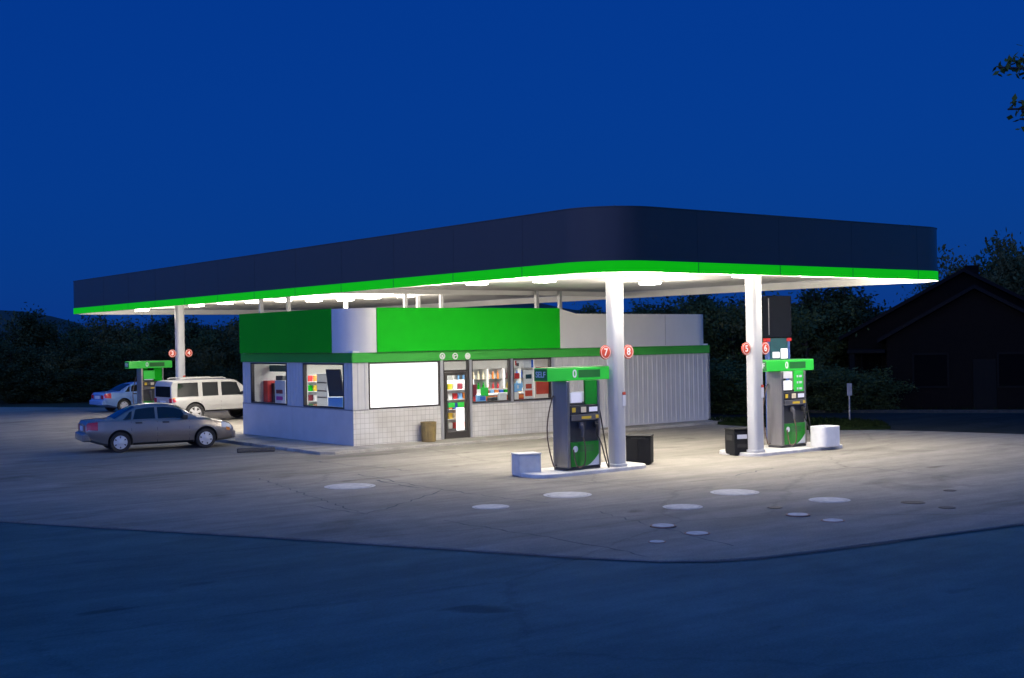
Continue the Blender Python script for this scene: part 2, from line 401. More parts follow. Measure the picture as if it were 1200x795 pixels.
# ------------------------------------------------------------------ shop building
BX0, BX1, BY0, BY1 = 18.67, 33.85, 32.14, 39.65
Z0 = .12
shop = thing('shop_building', 'low white convenience shop with green parapet and tiled base under the canopy', 'shop', ((BX0+BX1)/2, (BY0+BY1)/2, 0))
def sp(o):
    o.parent = shop; o.matrix_parent_inverse = Matrix.Translation((-(BX0+BX1)/2, -(BY0+BY1)/2, 0)); return o
def wall_cells(mb, axis, a0, a1, z0, z1, p0, p1, holes):
    xs = sorted({a0,a1,*[h[0] for h in holes],*[h[1] for h in holes]}); zs = sorted({z0,z1,*[h[2] for h in holes],*[h[3] for h in holes]})
    for i in range(len(xs)-1):
        for j in range(len(zs)-1):
            cx, cz = (xs[i]+xs[i+1])/2, (zs[j]+zs[j+1])/2
            if any(h[0] < cx < h[1] and h[2] < cz < h[3] for h in holes): continue
            if axis == 'x': mb.box(xs[i],xs[i+1],p0,p1,zs[j],zs[j+1])
            else: mb.box(p0,p1,xs[i],xs[i+1],zs[j],zs[j+1])
WF = [(19.20,21.78,1.18,2.60),(21.90,22.90,.12,2.60),(23.00,24.56,1.20,2.60),(24.66,26.28,1.20,2.60)]
WL = [(36.38,39.02,1.20,2.58),(32.68,35.26,1.20,2.58)]
T = .16
mb = MB()
wall_cells(mb, 'x', BX0, BX1, Z0, 2.95, BY0, BY0+T, WF)
wall_cells(mb, 'y', BY0+T, BY1-T, Z0, 2.95, BX0, BX0+T, WL)
mb.box(BX0,BX1,BY1-T,BY1,Z0,2.95); mb.box(BX1-T,BX1,BY0+T,BY1-T,Z0,2.95)
sp(mb.build('wall', 'inner_wall'))
# tiled base
mb = MB()
for a, b2 in ((BX0-.025,21.86),(22.94,26.40)): mb.box(a,b2,BY0-.025,BY0-.001,Z0+.001,1.165)
sp(mb.build('tiled_base', 'tile'))
for a, b2 in ((BY0-.025,36.0),(36.014,BY1)): sp(box('base_panel','base_panel',BX0-.025,BX0-.001,a if a > 33 else BY0-.0005,b2,Z0+.001,1.165))
mb = MB(); mb.prism([(BX0-.04,BY1),(BX0-.04,BY0-.04),(19.16,BY0-.04),(19.16,BY0-.001),(BX0-.001,BY0-.001),(BX0-.001,BY1)],1.166,1.196)
sp(mb.build('base_cap', 'trim_grey'))
sp(box('base_cap','trim_grey',22.95,26.40,BY0-.04,BY0-.001,1.166,1.196))
# ribbed metal siding
def ribs(mb, axis, a0, a1, z0, z1, plane, pitch=.23):
    s = -1
    n = max(1, round((a1-a0)/pitch)); w = (a1-a0)/n
    pts = [(a0, .006)]
    for k in range(n):
        b0 = a0+k*w
        pts += [(b0+w*.55,.006),(b0+w*.63,.022),(b0+w*.87,.022),(b0+w*.95,.006)]
    pts.append((a1,.006))
    lo = []; hi = []
    for a, d in pts:
        p = (a, plane-d) if axis == 'x' else (plane-d, a)
        lo.append(mb.pt((*p,z0))); hi.append(mb.pt((*p,z1)))
    for k in range(len(pts)-1): mb.face((lo[k],lo[k+1],hi[k+1],hi[k]))
for ax_, a, b2, z_, pl in (('x',BX0,19.16,1.197,BY0),('x',26.40,BX1,Z0,BY0),('y',BY0,32.64,1.197,BX0),('y',35.30,36.34,1.197,BX0),('y',39.06,BY1,1.197,BX0)):
    mb = MB(); ribs(mb,ax_,a,b2,z_,2.6,pl); sp(mb.build('siding', 'siding'))
sp(box('corner_trim','siding',BX0-.04,BX0+.0,BY0-.042,BY0-.0005,1.2,2.598)); sp(box('corner_trim','trim_grey',BX1-.002,BX1+.04,BY0-.042,BY0+.04,Z0,2.598))
# green band under the parapet
mb = MB(); band(mb, rrect(BX0-.07,BX1+.05,BY0-.07,BY1+.05,.04,3), rrect(BX0-.003,BX1+.003,BY0-.003,BY1+.003,.04,3), 2.602, 2.895)
sp(mb.build('band', 'green_band'))
# credit marks on the band
for k, x in enumerate((518.3,533.3,548)):
    c = onY(x, 417.5, BY0-.075); mb = MB()
    mb.lathe_y([(.105,0),(.105,-.012),(.07,-.012),(.07,0)], 20, (c.x, BY0-.072, c.z), caps=False)
    g = sp(mb.build('pictogram', 'white_paint'))
    mb = MB(); y0, y1 = BY0-.09, BY0-.073
    if k == 0: mb.box(c.x-.05,c.x+.05,y0,y1,c.z-.05,c.z-.015); mb.box(c.x-.03,c.x+.03,y0,y1,c.z-.014,c.z+.045)
    elif k == 1: mb.box(c.x-.05,c.x+.05,y0,y1,c.z+.0,c.z+.03); mb.box(c.x-.05,c.x-.025,y0,y1,c.z-.06,c.z-.001)
    else: mb.box(c.x-.06,c.x+.06,y0,y1,c.z-.055,c.z+.055)
    sp(mb.build('pictogram', 'white_paint'))
# parapet, with its step down past the green panel
def ptop(x, y): return 4.23 if x < 26.6 else (4.23-.17*(x-26.6)/.7 if x < 27.3 else 4.06-.02*(x-27.3)/6)
def densify(p, extra):
    out = []
    for k in range(len(p)):
        a, b2 = p[k], p[(k+1) % len(p)]; out.append(a)
        if abs(a[1]-b2[1]) < 1e-6:
            for e in (extra if b2[0] > a[0] else extra[::-1]): out.append((e, a[1]))
    return out
po = densify(rrect(BX0-.15,BX1+.13,BY0-.15,BY1+.13,.86,12), [26.6,27.3]); pi_ = densify(rrect(BX0+.05,BX1-.07,BY0+.05,BY1-.07,.66,12), [26.6,27.3])
mb = MB(); band(mb, po, pi_, 2.9, ptop); sp(mb.build('parapet', 'parapet_white', smooth=25))
for xx in (28.9,31.5): sp(box('parapet_joint','trim_grey',xx,xx+.02,BY0-.153,BY0-.149,2.93,4.0))
sp(box('sign_panel', 'green_panel', 19.42,26.56,BY0-.185,BY0-.151,2.904,4.245, bevel=.006))
sp(box('sign_panel', 'green_panel', BX0-.185,BX0-.151,33.12,39.50,2.904,4.245, bevel=.006))
sp(MB().prism(rrect(BX0+.06,BX1-.08,BY0+.06,BY1-.08,.66,10),3.25,3.35).build('roof','roof'))
sp(box('roof_vent','trim_grey',24.4,26.0,35.2,36.6,3.35,4.05,bevel=.03)); sp(box('roof_vent','trim_grey',28.6,29.4,35.4,36.2,3.35,3.9,bevel=.03))
sp(box('shop_floor', 'inner_floor', BX0+T,BX1-T,BY0+T,BY1-T,.0,.125))
sp(box('shop_ceiling', 'inner_wall', BX0+T,BX1-T,BY0+T,BY1-T,2.86,2.94))
# windows
def window_x(h, name='window', fr=.05, pane='glass', frame='bronze'):
    x0,x1,z0,z1 = h; mb = MB(); ya, yb = BY0-.02, BY0+.10
    mb.box(x0,x1,ya,yb,z0,z0+fr); mb.box(x0,x1,ya,yb,z1-fr,z1); mb.box(x0,x0+fr,ya,yb,z0+fr,z1-fr); mb.box(x1-fr,x1,ya,yb,z0+fr,z1-fr)
    w = sp(mb.build(name, frame, bevel=.004)); g = sp(box('pane', pane, x0+fr,x1-fr,BY0+.035,BY0+.045,z0+fr,z1-fr)); par(g, w); return w
def par(o, p):
    mw = o.matrix_parent_inverse.copy(); o.parent = p; o.matrix_parent_inverse = Matrix.Identity(4); return o
def window_y(h):
    y0,y1,z0,z1 = h; fr = .05; mb = MB(); xa, xb = BX0-.02, BX0+.10
    mb.box(xa,xb,y0,y1,z0,z0+fr); mb.box(xa,xb,y0,y1,z1-fr,z1); mb.box(xa,xb,y0,y0+fr,z0+fr,z1-fr); mb.box(xa,xb,y1-fr,y1,z0+fr,z1-fr)
    w = sp(mb.build('window', 'bronze', bevel=.004)); par(sp(box('pane', 'glass', BX0+.035,BX0+.045,y0+fr,y1-fr,z0+fr,z1-fr)), w); return w
wb = window_x(WF[0], 'blank_panel_window', .05, 'blank_sign'); wb['label'] = 'glowing blank white panel'  # the pane's own glow is added to hold it plain white
window_x(WF[2]); window_x(WF[3]); window_y(WL[0]); window_y(WL[1])
for a, b2, z in ((21.785,21.895,.125),(22.905,22.995,.125),(24.565,24.655,1.2),(26.285,26.395,1.2)): sp(box('mullion','mullion',a,b2,BY0-.045,BY0-.003,z,2.6,bevel=.004))
# door with transom
x0,x1,z0,z1 = WF[1]; mb = MB(); ya, yb = BY0-.02, BY0+.08
mb.box(x0,x1,ya,yb,2.22,2.29); mb.box(x0,x1,ya,yb,2.55,2.6); mb.box(x0,x0+.05,ya,yb,.125,2.55); mb.box(x1-.05,x1,ya,yb,.125,2.55)
mb.box(x0+.055,x0+.14,ya-.015,yb-.03,.135,2.215); mb.box(x1-.14,x1-.055,ya-.015,yb-.03,.135,2.215)
mb.box(x0+.14,x1-.14,ya-.015,yb-.03,2.12,2.215); mb.box(x0+.14,x1-.14,ya-.015,yb-.03,.135,.34)
door = sp(mb.build('door', 'bronze', bevel=.004))
mb = MB(); mb.box(x0+.14,x1-.14,BY0,BY0+.008,.34,2.12); mb.box(x0+.05,x1-.05,BY0+.02,BY0+.028,2.29,2.55); par(sp(mb.build('pane','glass')), door)
mb = MB(); mb.tube([(x0+.12,BY0-.035,.95),(x0+.12,BY0-.10,.97),(x0+.12,BY0-.10,1.3),(x0+.12,BY0-.035,1.32)], .014, 8); par(sp(mb.build('handle','chrome',smooth=True)), door)
def dpos(xa, xb, yt, yb_, Y):
    a = onY(xa, yt, Y); b2 = onY(xb, yb_, Y); return a.x, b2.x, b2.z, a.z
for k, q in enumerate(((524.2,533,472.3,477.6),(536.3,544,471.6,476.8))):
    xa,xb,za,zb = dpos(*q, BY0-.002); par(sp(box('door_sticker','pump_green_bright',xa,xb,BY0-.006,BY0-.001,za,zb)), door)
xa,xb,za,zb = dpos(534.4,544.2,478,504,BY0-.002); par(sp(box('door_notice','blank_sign',xa,xb,BY0-.006,BY0-.001,za,zb)), door)

# ------------------------------------------------------------------ interior things
LI = []
for k, (x, y) in enumerate(((20.6,34.0),(20.6,37.4),(24.4,34.0),(24.4,37.4),(28.6,34.0),(28.6,37.4))):
    w = ('by the corner display window','over the drinks machines','behind the entrance door','over the middle snack shelves','behind the poster window','over the cooler wall')[k]
    t = thing('ceiling_lamp', 'long white fluorescent ceiling lamp inside the shop '+w, 'ceiling lamp', (x,y,2.86), 0, 'fluorescent lamps in the shop')
    MB().box(-.9,.9,-.16,.16,-.05,-.0).build('housing','lamp_housing',t,.01)
    MB().box(-.86,.86,-.13,.13,-.075,-.051).build('diffuser','tube',t,.01); LI.append((x,y,2.72))
cool = thing('drinks_cooler','white drinks cooler with glass doors along the back wall of the shop','cooler',(30,39.1,.125))
MB().box(-3.2,3.2,.02,.36,0,2.2).build('cabinet','white_paint',cool); MB().box(-3.2,3.2,-.5,.02,2.0,2.2).build('header','white_paint',cool)
MB().box(-3.2,3.2,-.5,.02,0,.25).build('plinth','pump_grey',cool)
for k in range(9):
    x = -3.2+.8*k; MB().box(x-.04,x+.04,-.5,.02,.25,2.0).build('door_post','white_paint',cool)
shm = MB()
for z in (.25,.7,1.12,1.55): shm.box(-3.15,3.15,-.42,.02,z,z+.03)
shm.build('shelf','steel',cool)
cols = ['green_panel','red','yellow','light_blue','cream','orange','wine','blue','white_paint']
bott = {}
for c in cols:
    mb = MB(); mb.tube([(0,0,0),(0,0,.19),(0,0,.24),(0,0,.30)],[.045,.045,.02,.018],8)
    o = mb.build('drink_bottle', c, smooth=True); bott[c] = o; o.location = (0,0,-5)
used = set()
cword = dict(green_panel='green',red='red',yellow='yellow',light_blue='pale blue',cream='cream',orange='orange',wine='dark red',blue='dark blue',white_paint='white')
def put(src, c, loc, name_label, cat, group):
    key = src[c].name
    o = src[c] if key not in used else src[c].copy()
    if key in used: COL.objects.link(o)
    used.add(key); o.location = loc; tag(o, name_label % cword[c], cat, group); return o
for zi, z in enumerate((.28,.73,1.15,1.58)):
    for k in range(22):
        x = 27.1+k*.235
        c = cols[(k//3+zi*4) % 9]
        if zi == 0: continue
        put(bott, c, (x, 38.72, .125+z), '%s drink bottle on a cooler shelf behind the shop glass', 'bottle', 'bottles in the drinks cooler')
boxs = {}
for c in cols:
    o = MB().box(-.08,.08,-.06,.06,0,.2).build('snack_box', c, bevel=.01); boxs[c] = o; o.location = (0,0,-5)
def gondola(x, y, L, label, rz=0, hh=1.35, g='snack boxes on the shop shelves'):
    t = thing('shelf_unit', label, 'shelf', (x,y,.125), rz)
    MB().box(-L/2,L/2,-.02,.02,0,hh).build('back_panel','inner_wall',t); MB().box(-L/2,L/2,-.3,.3,0,.12).build('base','pump_grey',t)
    for s in (-1,1): MB().box(s*L/2-.015,s*L/2+.015,-.28,.28,.121,hh).build('upright','white_paint',t)
    m = MB()
    levels = [.12+.33*k for k in range(1, int((hh-.1)/.33)+1)]
    for z in levels: m.box(-L/2+.02,L/2-.02,-.28,-.021,z-.02,z)
    m.build('shelf','white_paint',t)
    for zi, z in enumerate([.122]+levels):
        n = int(L/.21)
        for k in range(n):
            c = cols[(k*2+zi*3+int(x)) % 9] if random.random() < .8 else random.choice(cols)
            p = Matrix.Rotation(rz,3,'Z') @ Vector((-L/2+.16+k*.21,-.16,0))
            put(boxs, c, (x+p.x, y+p.y, .125+z+.001), '%s snack box on a shelf seen through the shop glass', 'box', g)
    return t
gondola(24.0,34.6,1.3,'tall white shelf of snack boxes straight behind the entrance door',0,1.75)
gondola(26.6,35.6,1.9,'low white snack shelf in the middle of the shop')
gondola(20.5,37.9,1.4,'white snack shelf seen through the left wall window nearest the corner',R(-45),1.9)
t = thing('sales_counter','red fronted sales counter with an orange edge behind the shop window','counter',(25.3,33.8,.125))
MB().box(-1.0,1.1,-.3,.3,0,1.22).build('front_panel','red',t,.01); MB().box(-1.05,1.15,-.34,.34,1.221,1.27).build('top','white_paint',t,.01); MB().box(-1.05,1.15,-.36,-.341,1.10,1.2).build('edge_strip','orange',t)
def dbox(name, m, q, Y, d, label, cat, z0=None, group=None, extra=None):
    xa,xb,za,zb = dpos(*q, Y)
    if z0 is not None: za = z0
    cx = (xa+xb)/2
    if not extra:
        o = MB().box(xa-cx,xb-cx,0,d,0,zb-za).build(name,m,None,.006,loc=(cx,Y,za)); return tag(o,label,cat,group)
    t = thing(name,label,cat,(cx,Y,za),0,group); MB().box(xa-cx,xb-cx,0,d,0,zb-za).build('panel',m,t,.006)
    for nm, mm, (u0,u1,v0,v1) in extra:
        w, h = xb-xa, zb-za; MB().box(xa-cx+u0*w,xa-cx+u1*w,-.006,-.001,v0*h,v1*h).build(nm,mm,t)
    return t
YW = BY0+.07
dbox('display_card','pump_green_bright',(563.5,572.5,454.5,464.5),YW,.02,'bright green square card in the window right of the door','card')
dbox('display_box','light_blue',(559.5,569.5,463.6,471.5),YW,.10,'blue carton on the sill of the window right of the door','carton',extra=[('label_patch','blue',(.3,.9,.3,.8))])
dbox('display_box','white_paint',(585,594,461,471),YW,.10,'white carton at the right end of the window sill by the door','carton')
dbox('cash_register','pump_dark',(575,588,466,471.5),YW+.1,.2,'low black till on the sill of the window right of the door','till')
dbox('wall_board','wine',(552,559,451,465),YW+.6,.05,'dark red board standing behind the window right of the door','board')
dbox('poster','badge_red',(628,645.0,430.5,461.5),YW,.01,'large plain red poster at the right edge of the poster window','poster')
dbox('poster','light_blue',(602,611.8,449.5,458.5),YW,.01,'pale blue poster in the lower left of the poster window','poster',extra=[('printed_mark','white_paint',(.4,.6,.35,.75))])
dbox('poster','white_paint',(613.5,625.5,434,467.5),YW+.01,.01,'tall white poster with two red blocks in the poster window','poster',extra=[('red_block','badge_red',(.2,.8,.36,.52)),('red_block','badge_red',(.12,.86,.10,.30)),('green_mark','teal',(.2,.8,.7,.85))])
dbox('poster','white_paint',(603,613,422,431),YW,.01,'small white notice with grey marks at the top of the poster window','poster',extra=[('printed_mark','pump_grey',(.2,.5,.2,.6)),('printed_mark','red',(.05,.2,.3,.9))])
dbox('poster','plate',(613.6,622,422,431.5),YW,.01,'grey blue notice at the top middle of the poster window','poster')
dbox('poster','blue',(622.4,625.3,422,431),YW,.01,'narrow dark blue notice at the top of the poster window','poster')
dbox('poster','white_paint',(602.4,608,459.6,468.5),YW,.01,'white sheet under the pale blue poster in the poster window','poster')
dbox('sign_roundel','red',(603,609,437.5,444),YW+.05,.02,'dark red round sign hanging above the pale blue poster','sign')
dbox('wall_board','inner_wall',(626,646,421,469),YW+.5,.05,'pale grey partition behind the red poster','partition')
# menu boards & header in the shop
tag(MB().box(24.6,28.6,36.9,37.0,2.15,2.6).build('menu_board','white_paint'),'long white overhead board seen through the window right of the door','board')
# left-wall window contents
def lbox(name, m, q, X, d, label, cat, z0=.125, extra=None):
    a = onX(q[0],q[2],X); b2 = onX(q[1],q[3],X); ya, yb2 = min(a.y,b2.y), max(a.y,b2.y); zt, zb = a.z, b2.z
    if z0 is None: z0 = zb
    cy = (ya+yb2)/2
    t = thing(name,label,cat,(X,cy,z0)); MB().box(0,d,ya-cy,yb2-cy,0,zt-z0).build('cabinet',m,t,.012)
    for nm, mm, (u0,u1,v0,v1) in (extra or []):
        w, h = yb2-ya, zt-z0; MB().box(-.012,-.001,yb2-cy-u1*w,yb2-cy-u0*w,v0*h,v1*h).build(nm,mm,t)
    return t
lbox('drinks_fridge','red',(303,314,446,474),19.35,.5,'red drinks fridge behind the far left wall window','fridge',.125,[('door_panel','wine',(.1,.9,.1,.6))])
lbox('coffee_machine','pump_dark',(314.5,321.5,449,474),19.5,.4,'black machine between the red fridge and the white dispenser','machine')
lbox('drinks_dispenser','plate',(322,334.5,446,474),19.2,.5,'white dispenser with magenta and blue buttons behind the left wall window','dispenser',.125,
     [('button_panel','wine',(.15,.75,.76,.83)),('button_panel','magenta',(.15,.75,.64,.71)),('button_panel','blue',(.15,.75,.50,.58))])
lbox('monitor','pump_dark',(323,331,440.5,446),19.3,.15,'black monitor on top of the white dispenser','monitor',None)
lbox('wall_board','teal',(300,337,428,436),19.6,.06,'dark teal board high behind the far left wall window','board',None)
lbox('storage_locker','plate',(371,384,438,478),19.6,.4,'grey blue cabinet behind the left wall window nearest the corner','cabinet',.125,[('shelf_line','pump_grey',(.05,.95,.62,.64)),('shelf_line','pump_grey',(.05,.95,.72,.74)),('shelf_line','pump_grey',(.05,.95,.85,.87))])
t = thing('display_board','tilted black board on a pale box behind the window nearest the corner','board',(0,0,0))
def lb(m, nm, quad, X, d):
    mb = MB(); P = [onX(x,y,X) for x,y in quad]; a = [mb.pt(p) for p in P]; b2 = [mb.pt(p+Vector((d,0,0))) for p in P]
    mb.face(a); mb.face(b2[::-1])
    for k in range(4): mb.face((a[(k+1)%4],a[k],b2[k],b2[(k+1)%4]))
    return mb.build(nm,m,t)
lb('pump_dark','board_face',[(381.5,433),(398,433),(402.5,465),(385.5,465)],18.95,.04)
lb('light_blue','stand_box',[(384.5,466),(401.5,466),(401.5,478),(384.5,477)],18.93,.3)

# trash tub by the door
c = onY(503.8,518,BY0-.42); t = thing('waste_tub','brown fluted waste tub against the tiled wall left of the door','waste bin',(c.x,BY0-.36,.12))
mb = MB(); n = 32
prof = [(0,.2),(.02,.215),(.55,.235),(.60,.235),(.60,.20),(.45,.19)]
rings = []
for z, r in prof: rings.append([mb.pt((cos(2*pi*j/n)*(r+(.008 if j % 2 else 0)), sin(2*pi*j/n)*(r+(.008 if j % 2 else 0)), z)) for j in range(n)])
for A_, B_ in zip(rings, rings[1:]):
    for j in range(n): mb.face((A_[j],A_[(j+1)%n],B_[(j+1)%n],B_[j]))
mb.face(rings[-1]); mb.face(rings[0][::-1]); mb.build('tub','bucket',t)
MB().tube([(0.243*cos(a),0.243*sin(a),.6) for a in [2*pi*k/24 for k in range(25)]],.012,6,False).build('rim','bucket',t)

# ------------------------------------------------------------------ canopy
CX0, CX1, CY0, CY1 = 18.32, 31.85, 20.41, 57.5
FB, FM, FT = 4.70, 4.955, 6.17     # fascia: bottom of the light band, joint, top
can = thing('forecourt_canopy','long flat canopy with dark navy fascia and glowing green edge over the pumps','canopy',(0,0,0))
RC = 1.42
def ins(d, r): return rrect(CX0+d,CX1-d,CY0+d,CY1-d,max(.1,r-d),14)
mb = MB(); band(mb, ins(0,RC), ins(.22,RC), FM+.002, FT); mb.build('fascia','navy',can,smooth=30)
mb = MB(); mb.inner = 1; band(mb, ins(-.02,RC), ins(.20,RC), FB, FM); mb.build('light_band',['green_glow','soffit'],can,smooth=30)
# panel joints of fascia and band
for y in np.arange(23.4, 54.8, 2.9):
    box('fascia_joint','navy_joint',CX0-.003,CX0+.001,y,y+.005,FM+.01,FT-.01,can); box('band_joint','pump_green',CX0-.024,CX0-.0205,y,y+.022,FB+.01,FM-.005,can)
for x in np.arange(21.2, 30, 2.9):
    box('fascia_joint','navy_joint',x,x+.005,CY0-.003,CY0+.001,FM+.01,FT-.01,can); box('band_joint','pump_green',x,x+.022,CY0-.024,CY0-.0205,FB+.01,FM-.005,can)
# cap flashing
mb = MB(); band(mb, ins(-.015,RC), ins(.24,RC), FT+.002, FT+.022); mb.build('cap_flashing','navy',can)
mb = MB(); xs = np.linspace(CX0+.23, CX1-.23, 34)
SOF = 4.93
def cut(x):          # how far the rounded corner eats into the deck at x
    r = RC-.23; d = min(x-(CX0+.23), (CX1-.23)-x); return r-sqrt(max(0, r*r-(r-d)**2)) if d < r else 0
for a, b2 in zip(xs, xs[1:]):
    ca, cb = cut(a+.004), cut(b2-.004)
    mb.prism([(a+.004,CY0+.23+ca),(b2-.004,CY0+.23+cb),(b2-.004,CY1-.23-cb),(a+.004,CY1-.23-ca)],SOF,SOF+.02)
mb.prism(ins(.235,RC),SOF+.0215,SOF+.024)
mb.build('soffit','soffit',can)
def column(x, y, nums, zb=.12):
    o = MB().prism(rrect(-.18,.18,-.18,.18,.11,6), 0, SOF-zb-.002).build('column','column',can,smooth=30); o.location = (x,y,zb)
    MB().prism(rrect(-.21,.21,-.21,.21,.12,6), 0.001, .07).build('collar','column',o,.01)
    for s, ch in zip((-1,1), nums):
        d = MB(); d.lathe_y([(.165,0),(.17,-.01),(.17,-.03),(.15,-.036)],28); d.m = 1
        d.lathe_y([(.149,-.0365),(.149,-.0385),(.138,-.0385),(.138,-.0365)],28,caps=False)
        b = d.build('number_disc',['badge_red','white_paint'],o,smooth=40); b.location = (s*.37,-.03,2.75)
        MB().box(-.10,.10,-.012,.02,-.03,.03).build('disc_bracket','trim_grey',o).location = (s*.26,.0,2.75)
        tx = text('number_disc', ch, .24, 'white_paint', o, (s*.37,-.03-.039,2.75), FRONT, .002)
    nb = MB().box(-.05,.05,-.008,0,0,.34).build('notice','plate',o); nb.location = (.085,-.182,1.45); nb2 = MB().box(-.05,.05,-.010,0,0,.07).build('notice_header','badge_red',o); nb2.location = (.085,-.182,1.72)
    return o
c1 = at(718.5,546,.12); c2 = at(891,530.5,.12)
yc = (c1.y+c2.y)/2
column(c1.x, yc, '78'); column(c2.x, yc, '56'); cf = at_depth(212,470,53.2); column(cf.x, cf.y, '34')
# posts carrying the canopy on the shop roof
for x, px_ in ((21.6,297),(21.6,338),(23.6,405),(23.6,475),(25.9,490),(25.9,517),(27.2,629),(28.3,656)):
    p = onX(px_,358,x)
    if not (BY0+.3 < p.y < BY1-.3): 
        yy = min(max(p.y, BY0+.45), BY1-.45); p = onY(px_,358,yy)
    p.x = min(max(p.x, BX0+.5), BX1-.5)
    MB().box(p.x-.06,p.x+.06,p.y-.06,p.y+.06,3.352,SOF-.002).build('post','column',can)
mb = MB(); mb.box(CX0+.25,CX1-.25,BY0+2.1,BY0+2.3,SOF-.16,SOF-.003); mb.build('beam','soffit',can)
# canopy lamps
LPX = [(230,358,'beside the far left column'),(264,355,'one along from the far left column'),(297,354,'third from the far left column'),(332,352,'fourth from the far left column'),
 (368,352,'past the back corner of the shop'),(405,351,'behind the shop roof'),(436,348.5,'over the rear shop roof edge'),(475,347,'above the rear of the green parapet'),
 (559,332,'in front of the green parapet'),(638,329,'between the shop front and the nearest column'),(706,322,'touching the top of the nearest column'),(794,323,'between the two near columns'),(872,323,'beside the second near column')]
LAMPS = [(*at(x,y,4.83).to_2d(), w) for x, y, w in LPX]
LAMPS += [(25.6,26.6,'in front of the shop posters'),(20.6,54.0,'past the far left column'),(19.9,21.25,'hidden behind the edge at the near corner, added as fill light'),(22.9,21.2,'hidden behind the near edge between the columns, added as fill light'),(26.0,21.2,'hidden behind the near edge past the second column, added as fill light'),(28.6,21.2,'hidden behind the near edge toward the right end, added as fill light'),(30.9,21.4,'hidden behind the near edge at the right end, added as fill light'),(18.98,24.0,'hidden behind the left edge near the corner, added as fill light'),(18.98,27.0,'hidden behind the left edge before the shop, added as fill light')]  # lamps behind the edges are unseen additions brightening soffit, pump fronts and lot
HID = 12
proto = None
for k, (x, y, w) in enumerate(LAMPS):
    if proto is None:
        t = thing('canopy_light','bright square lamp under the canopy '+w,'lamp',(x,y,SOF),0,'lamps under the canopy')
        MB().box(-.29,.29,-.29,.29,-.06,-.003).build('housing','lamp_housing',t,.01)
        m_ = MB(); m_.prism(rrect(-.25,.25,-.25,.25,.07,3),-.15,-.061); m_.build('lens','lens',t,.03); proto = t
    else:
        t = copy_tree(proto); t.location = (x,y,SOF); t['label'] = 'bright square lamp under the canopy '+w
    near = y < 31; edge_ = w.startswith('hidden'); pw_ = .28 if w.startswith(('touching','beside the second')) else .38 if w.startswith(('between the two','in front of the shop posters')) else (.75 if x < 19 else .9 if edge_ else .72 if near else 1.7)
    front_ = near and not edge_
    for nm, kind, e, size, dz, rx in (('bulb','SPOT',(230 if edge_ else 25) if near else 95,152 if edge_ else 138,-.18,0),('added_uplight','SPOT',(380 if edge_ else 250) if near else 220,165,-1.0,pi),('lens_glow','POINT',62 if front_ else (10 if edge_ else 32),0,-.34,0)):  # the uplight is an unseen spot added under each lamp to brighten the soffit
        ld = bpy.data.lights.new('canopy_'+nm,kind); ld.energy = e*pw_; ld.color = (1.0,.90,.77); ld.shadow_soft_size = .15
        if size: ld.spot_size = R(size); ld.spot_blend = .45 if nm == 'bulb' else .8
        lo = bpy.data.objects.new(nm, ld); COL.objects.link(lo); lo.parent = t; lo.location = (0,0,dz); lo.rotation_euler.x = rx
for x, y, z in LI:
    ld = bpy.data.lights.new('tube_light','AREA'); ld.shape = 'RECTANGLE'; ld.size = 1.6; ld.size_y = .3; ld.energy = 95; ld.color = (1,.96,.9)
    lo = bpy.data.objects.new('fluorescent_light', ld); COL.objects.link(lo); lo.location = (x,y,z)

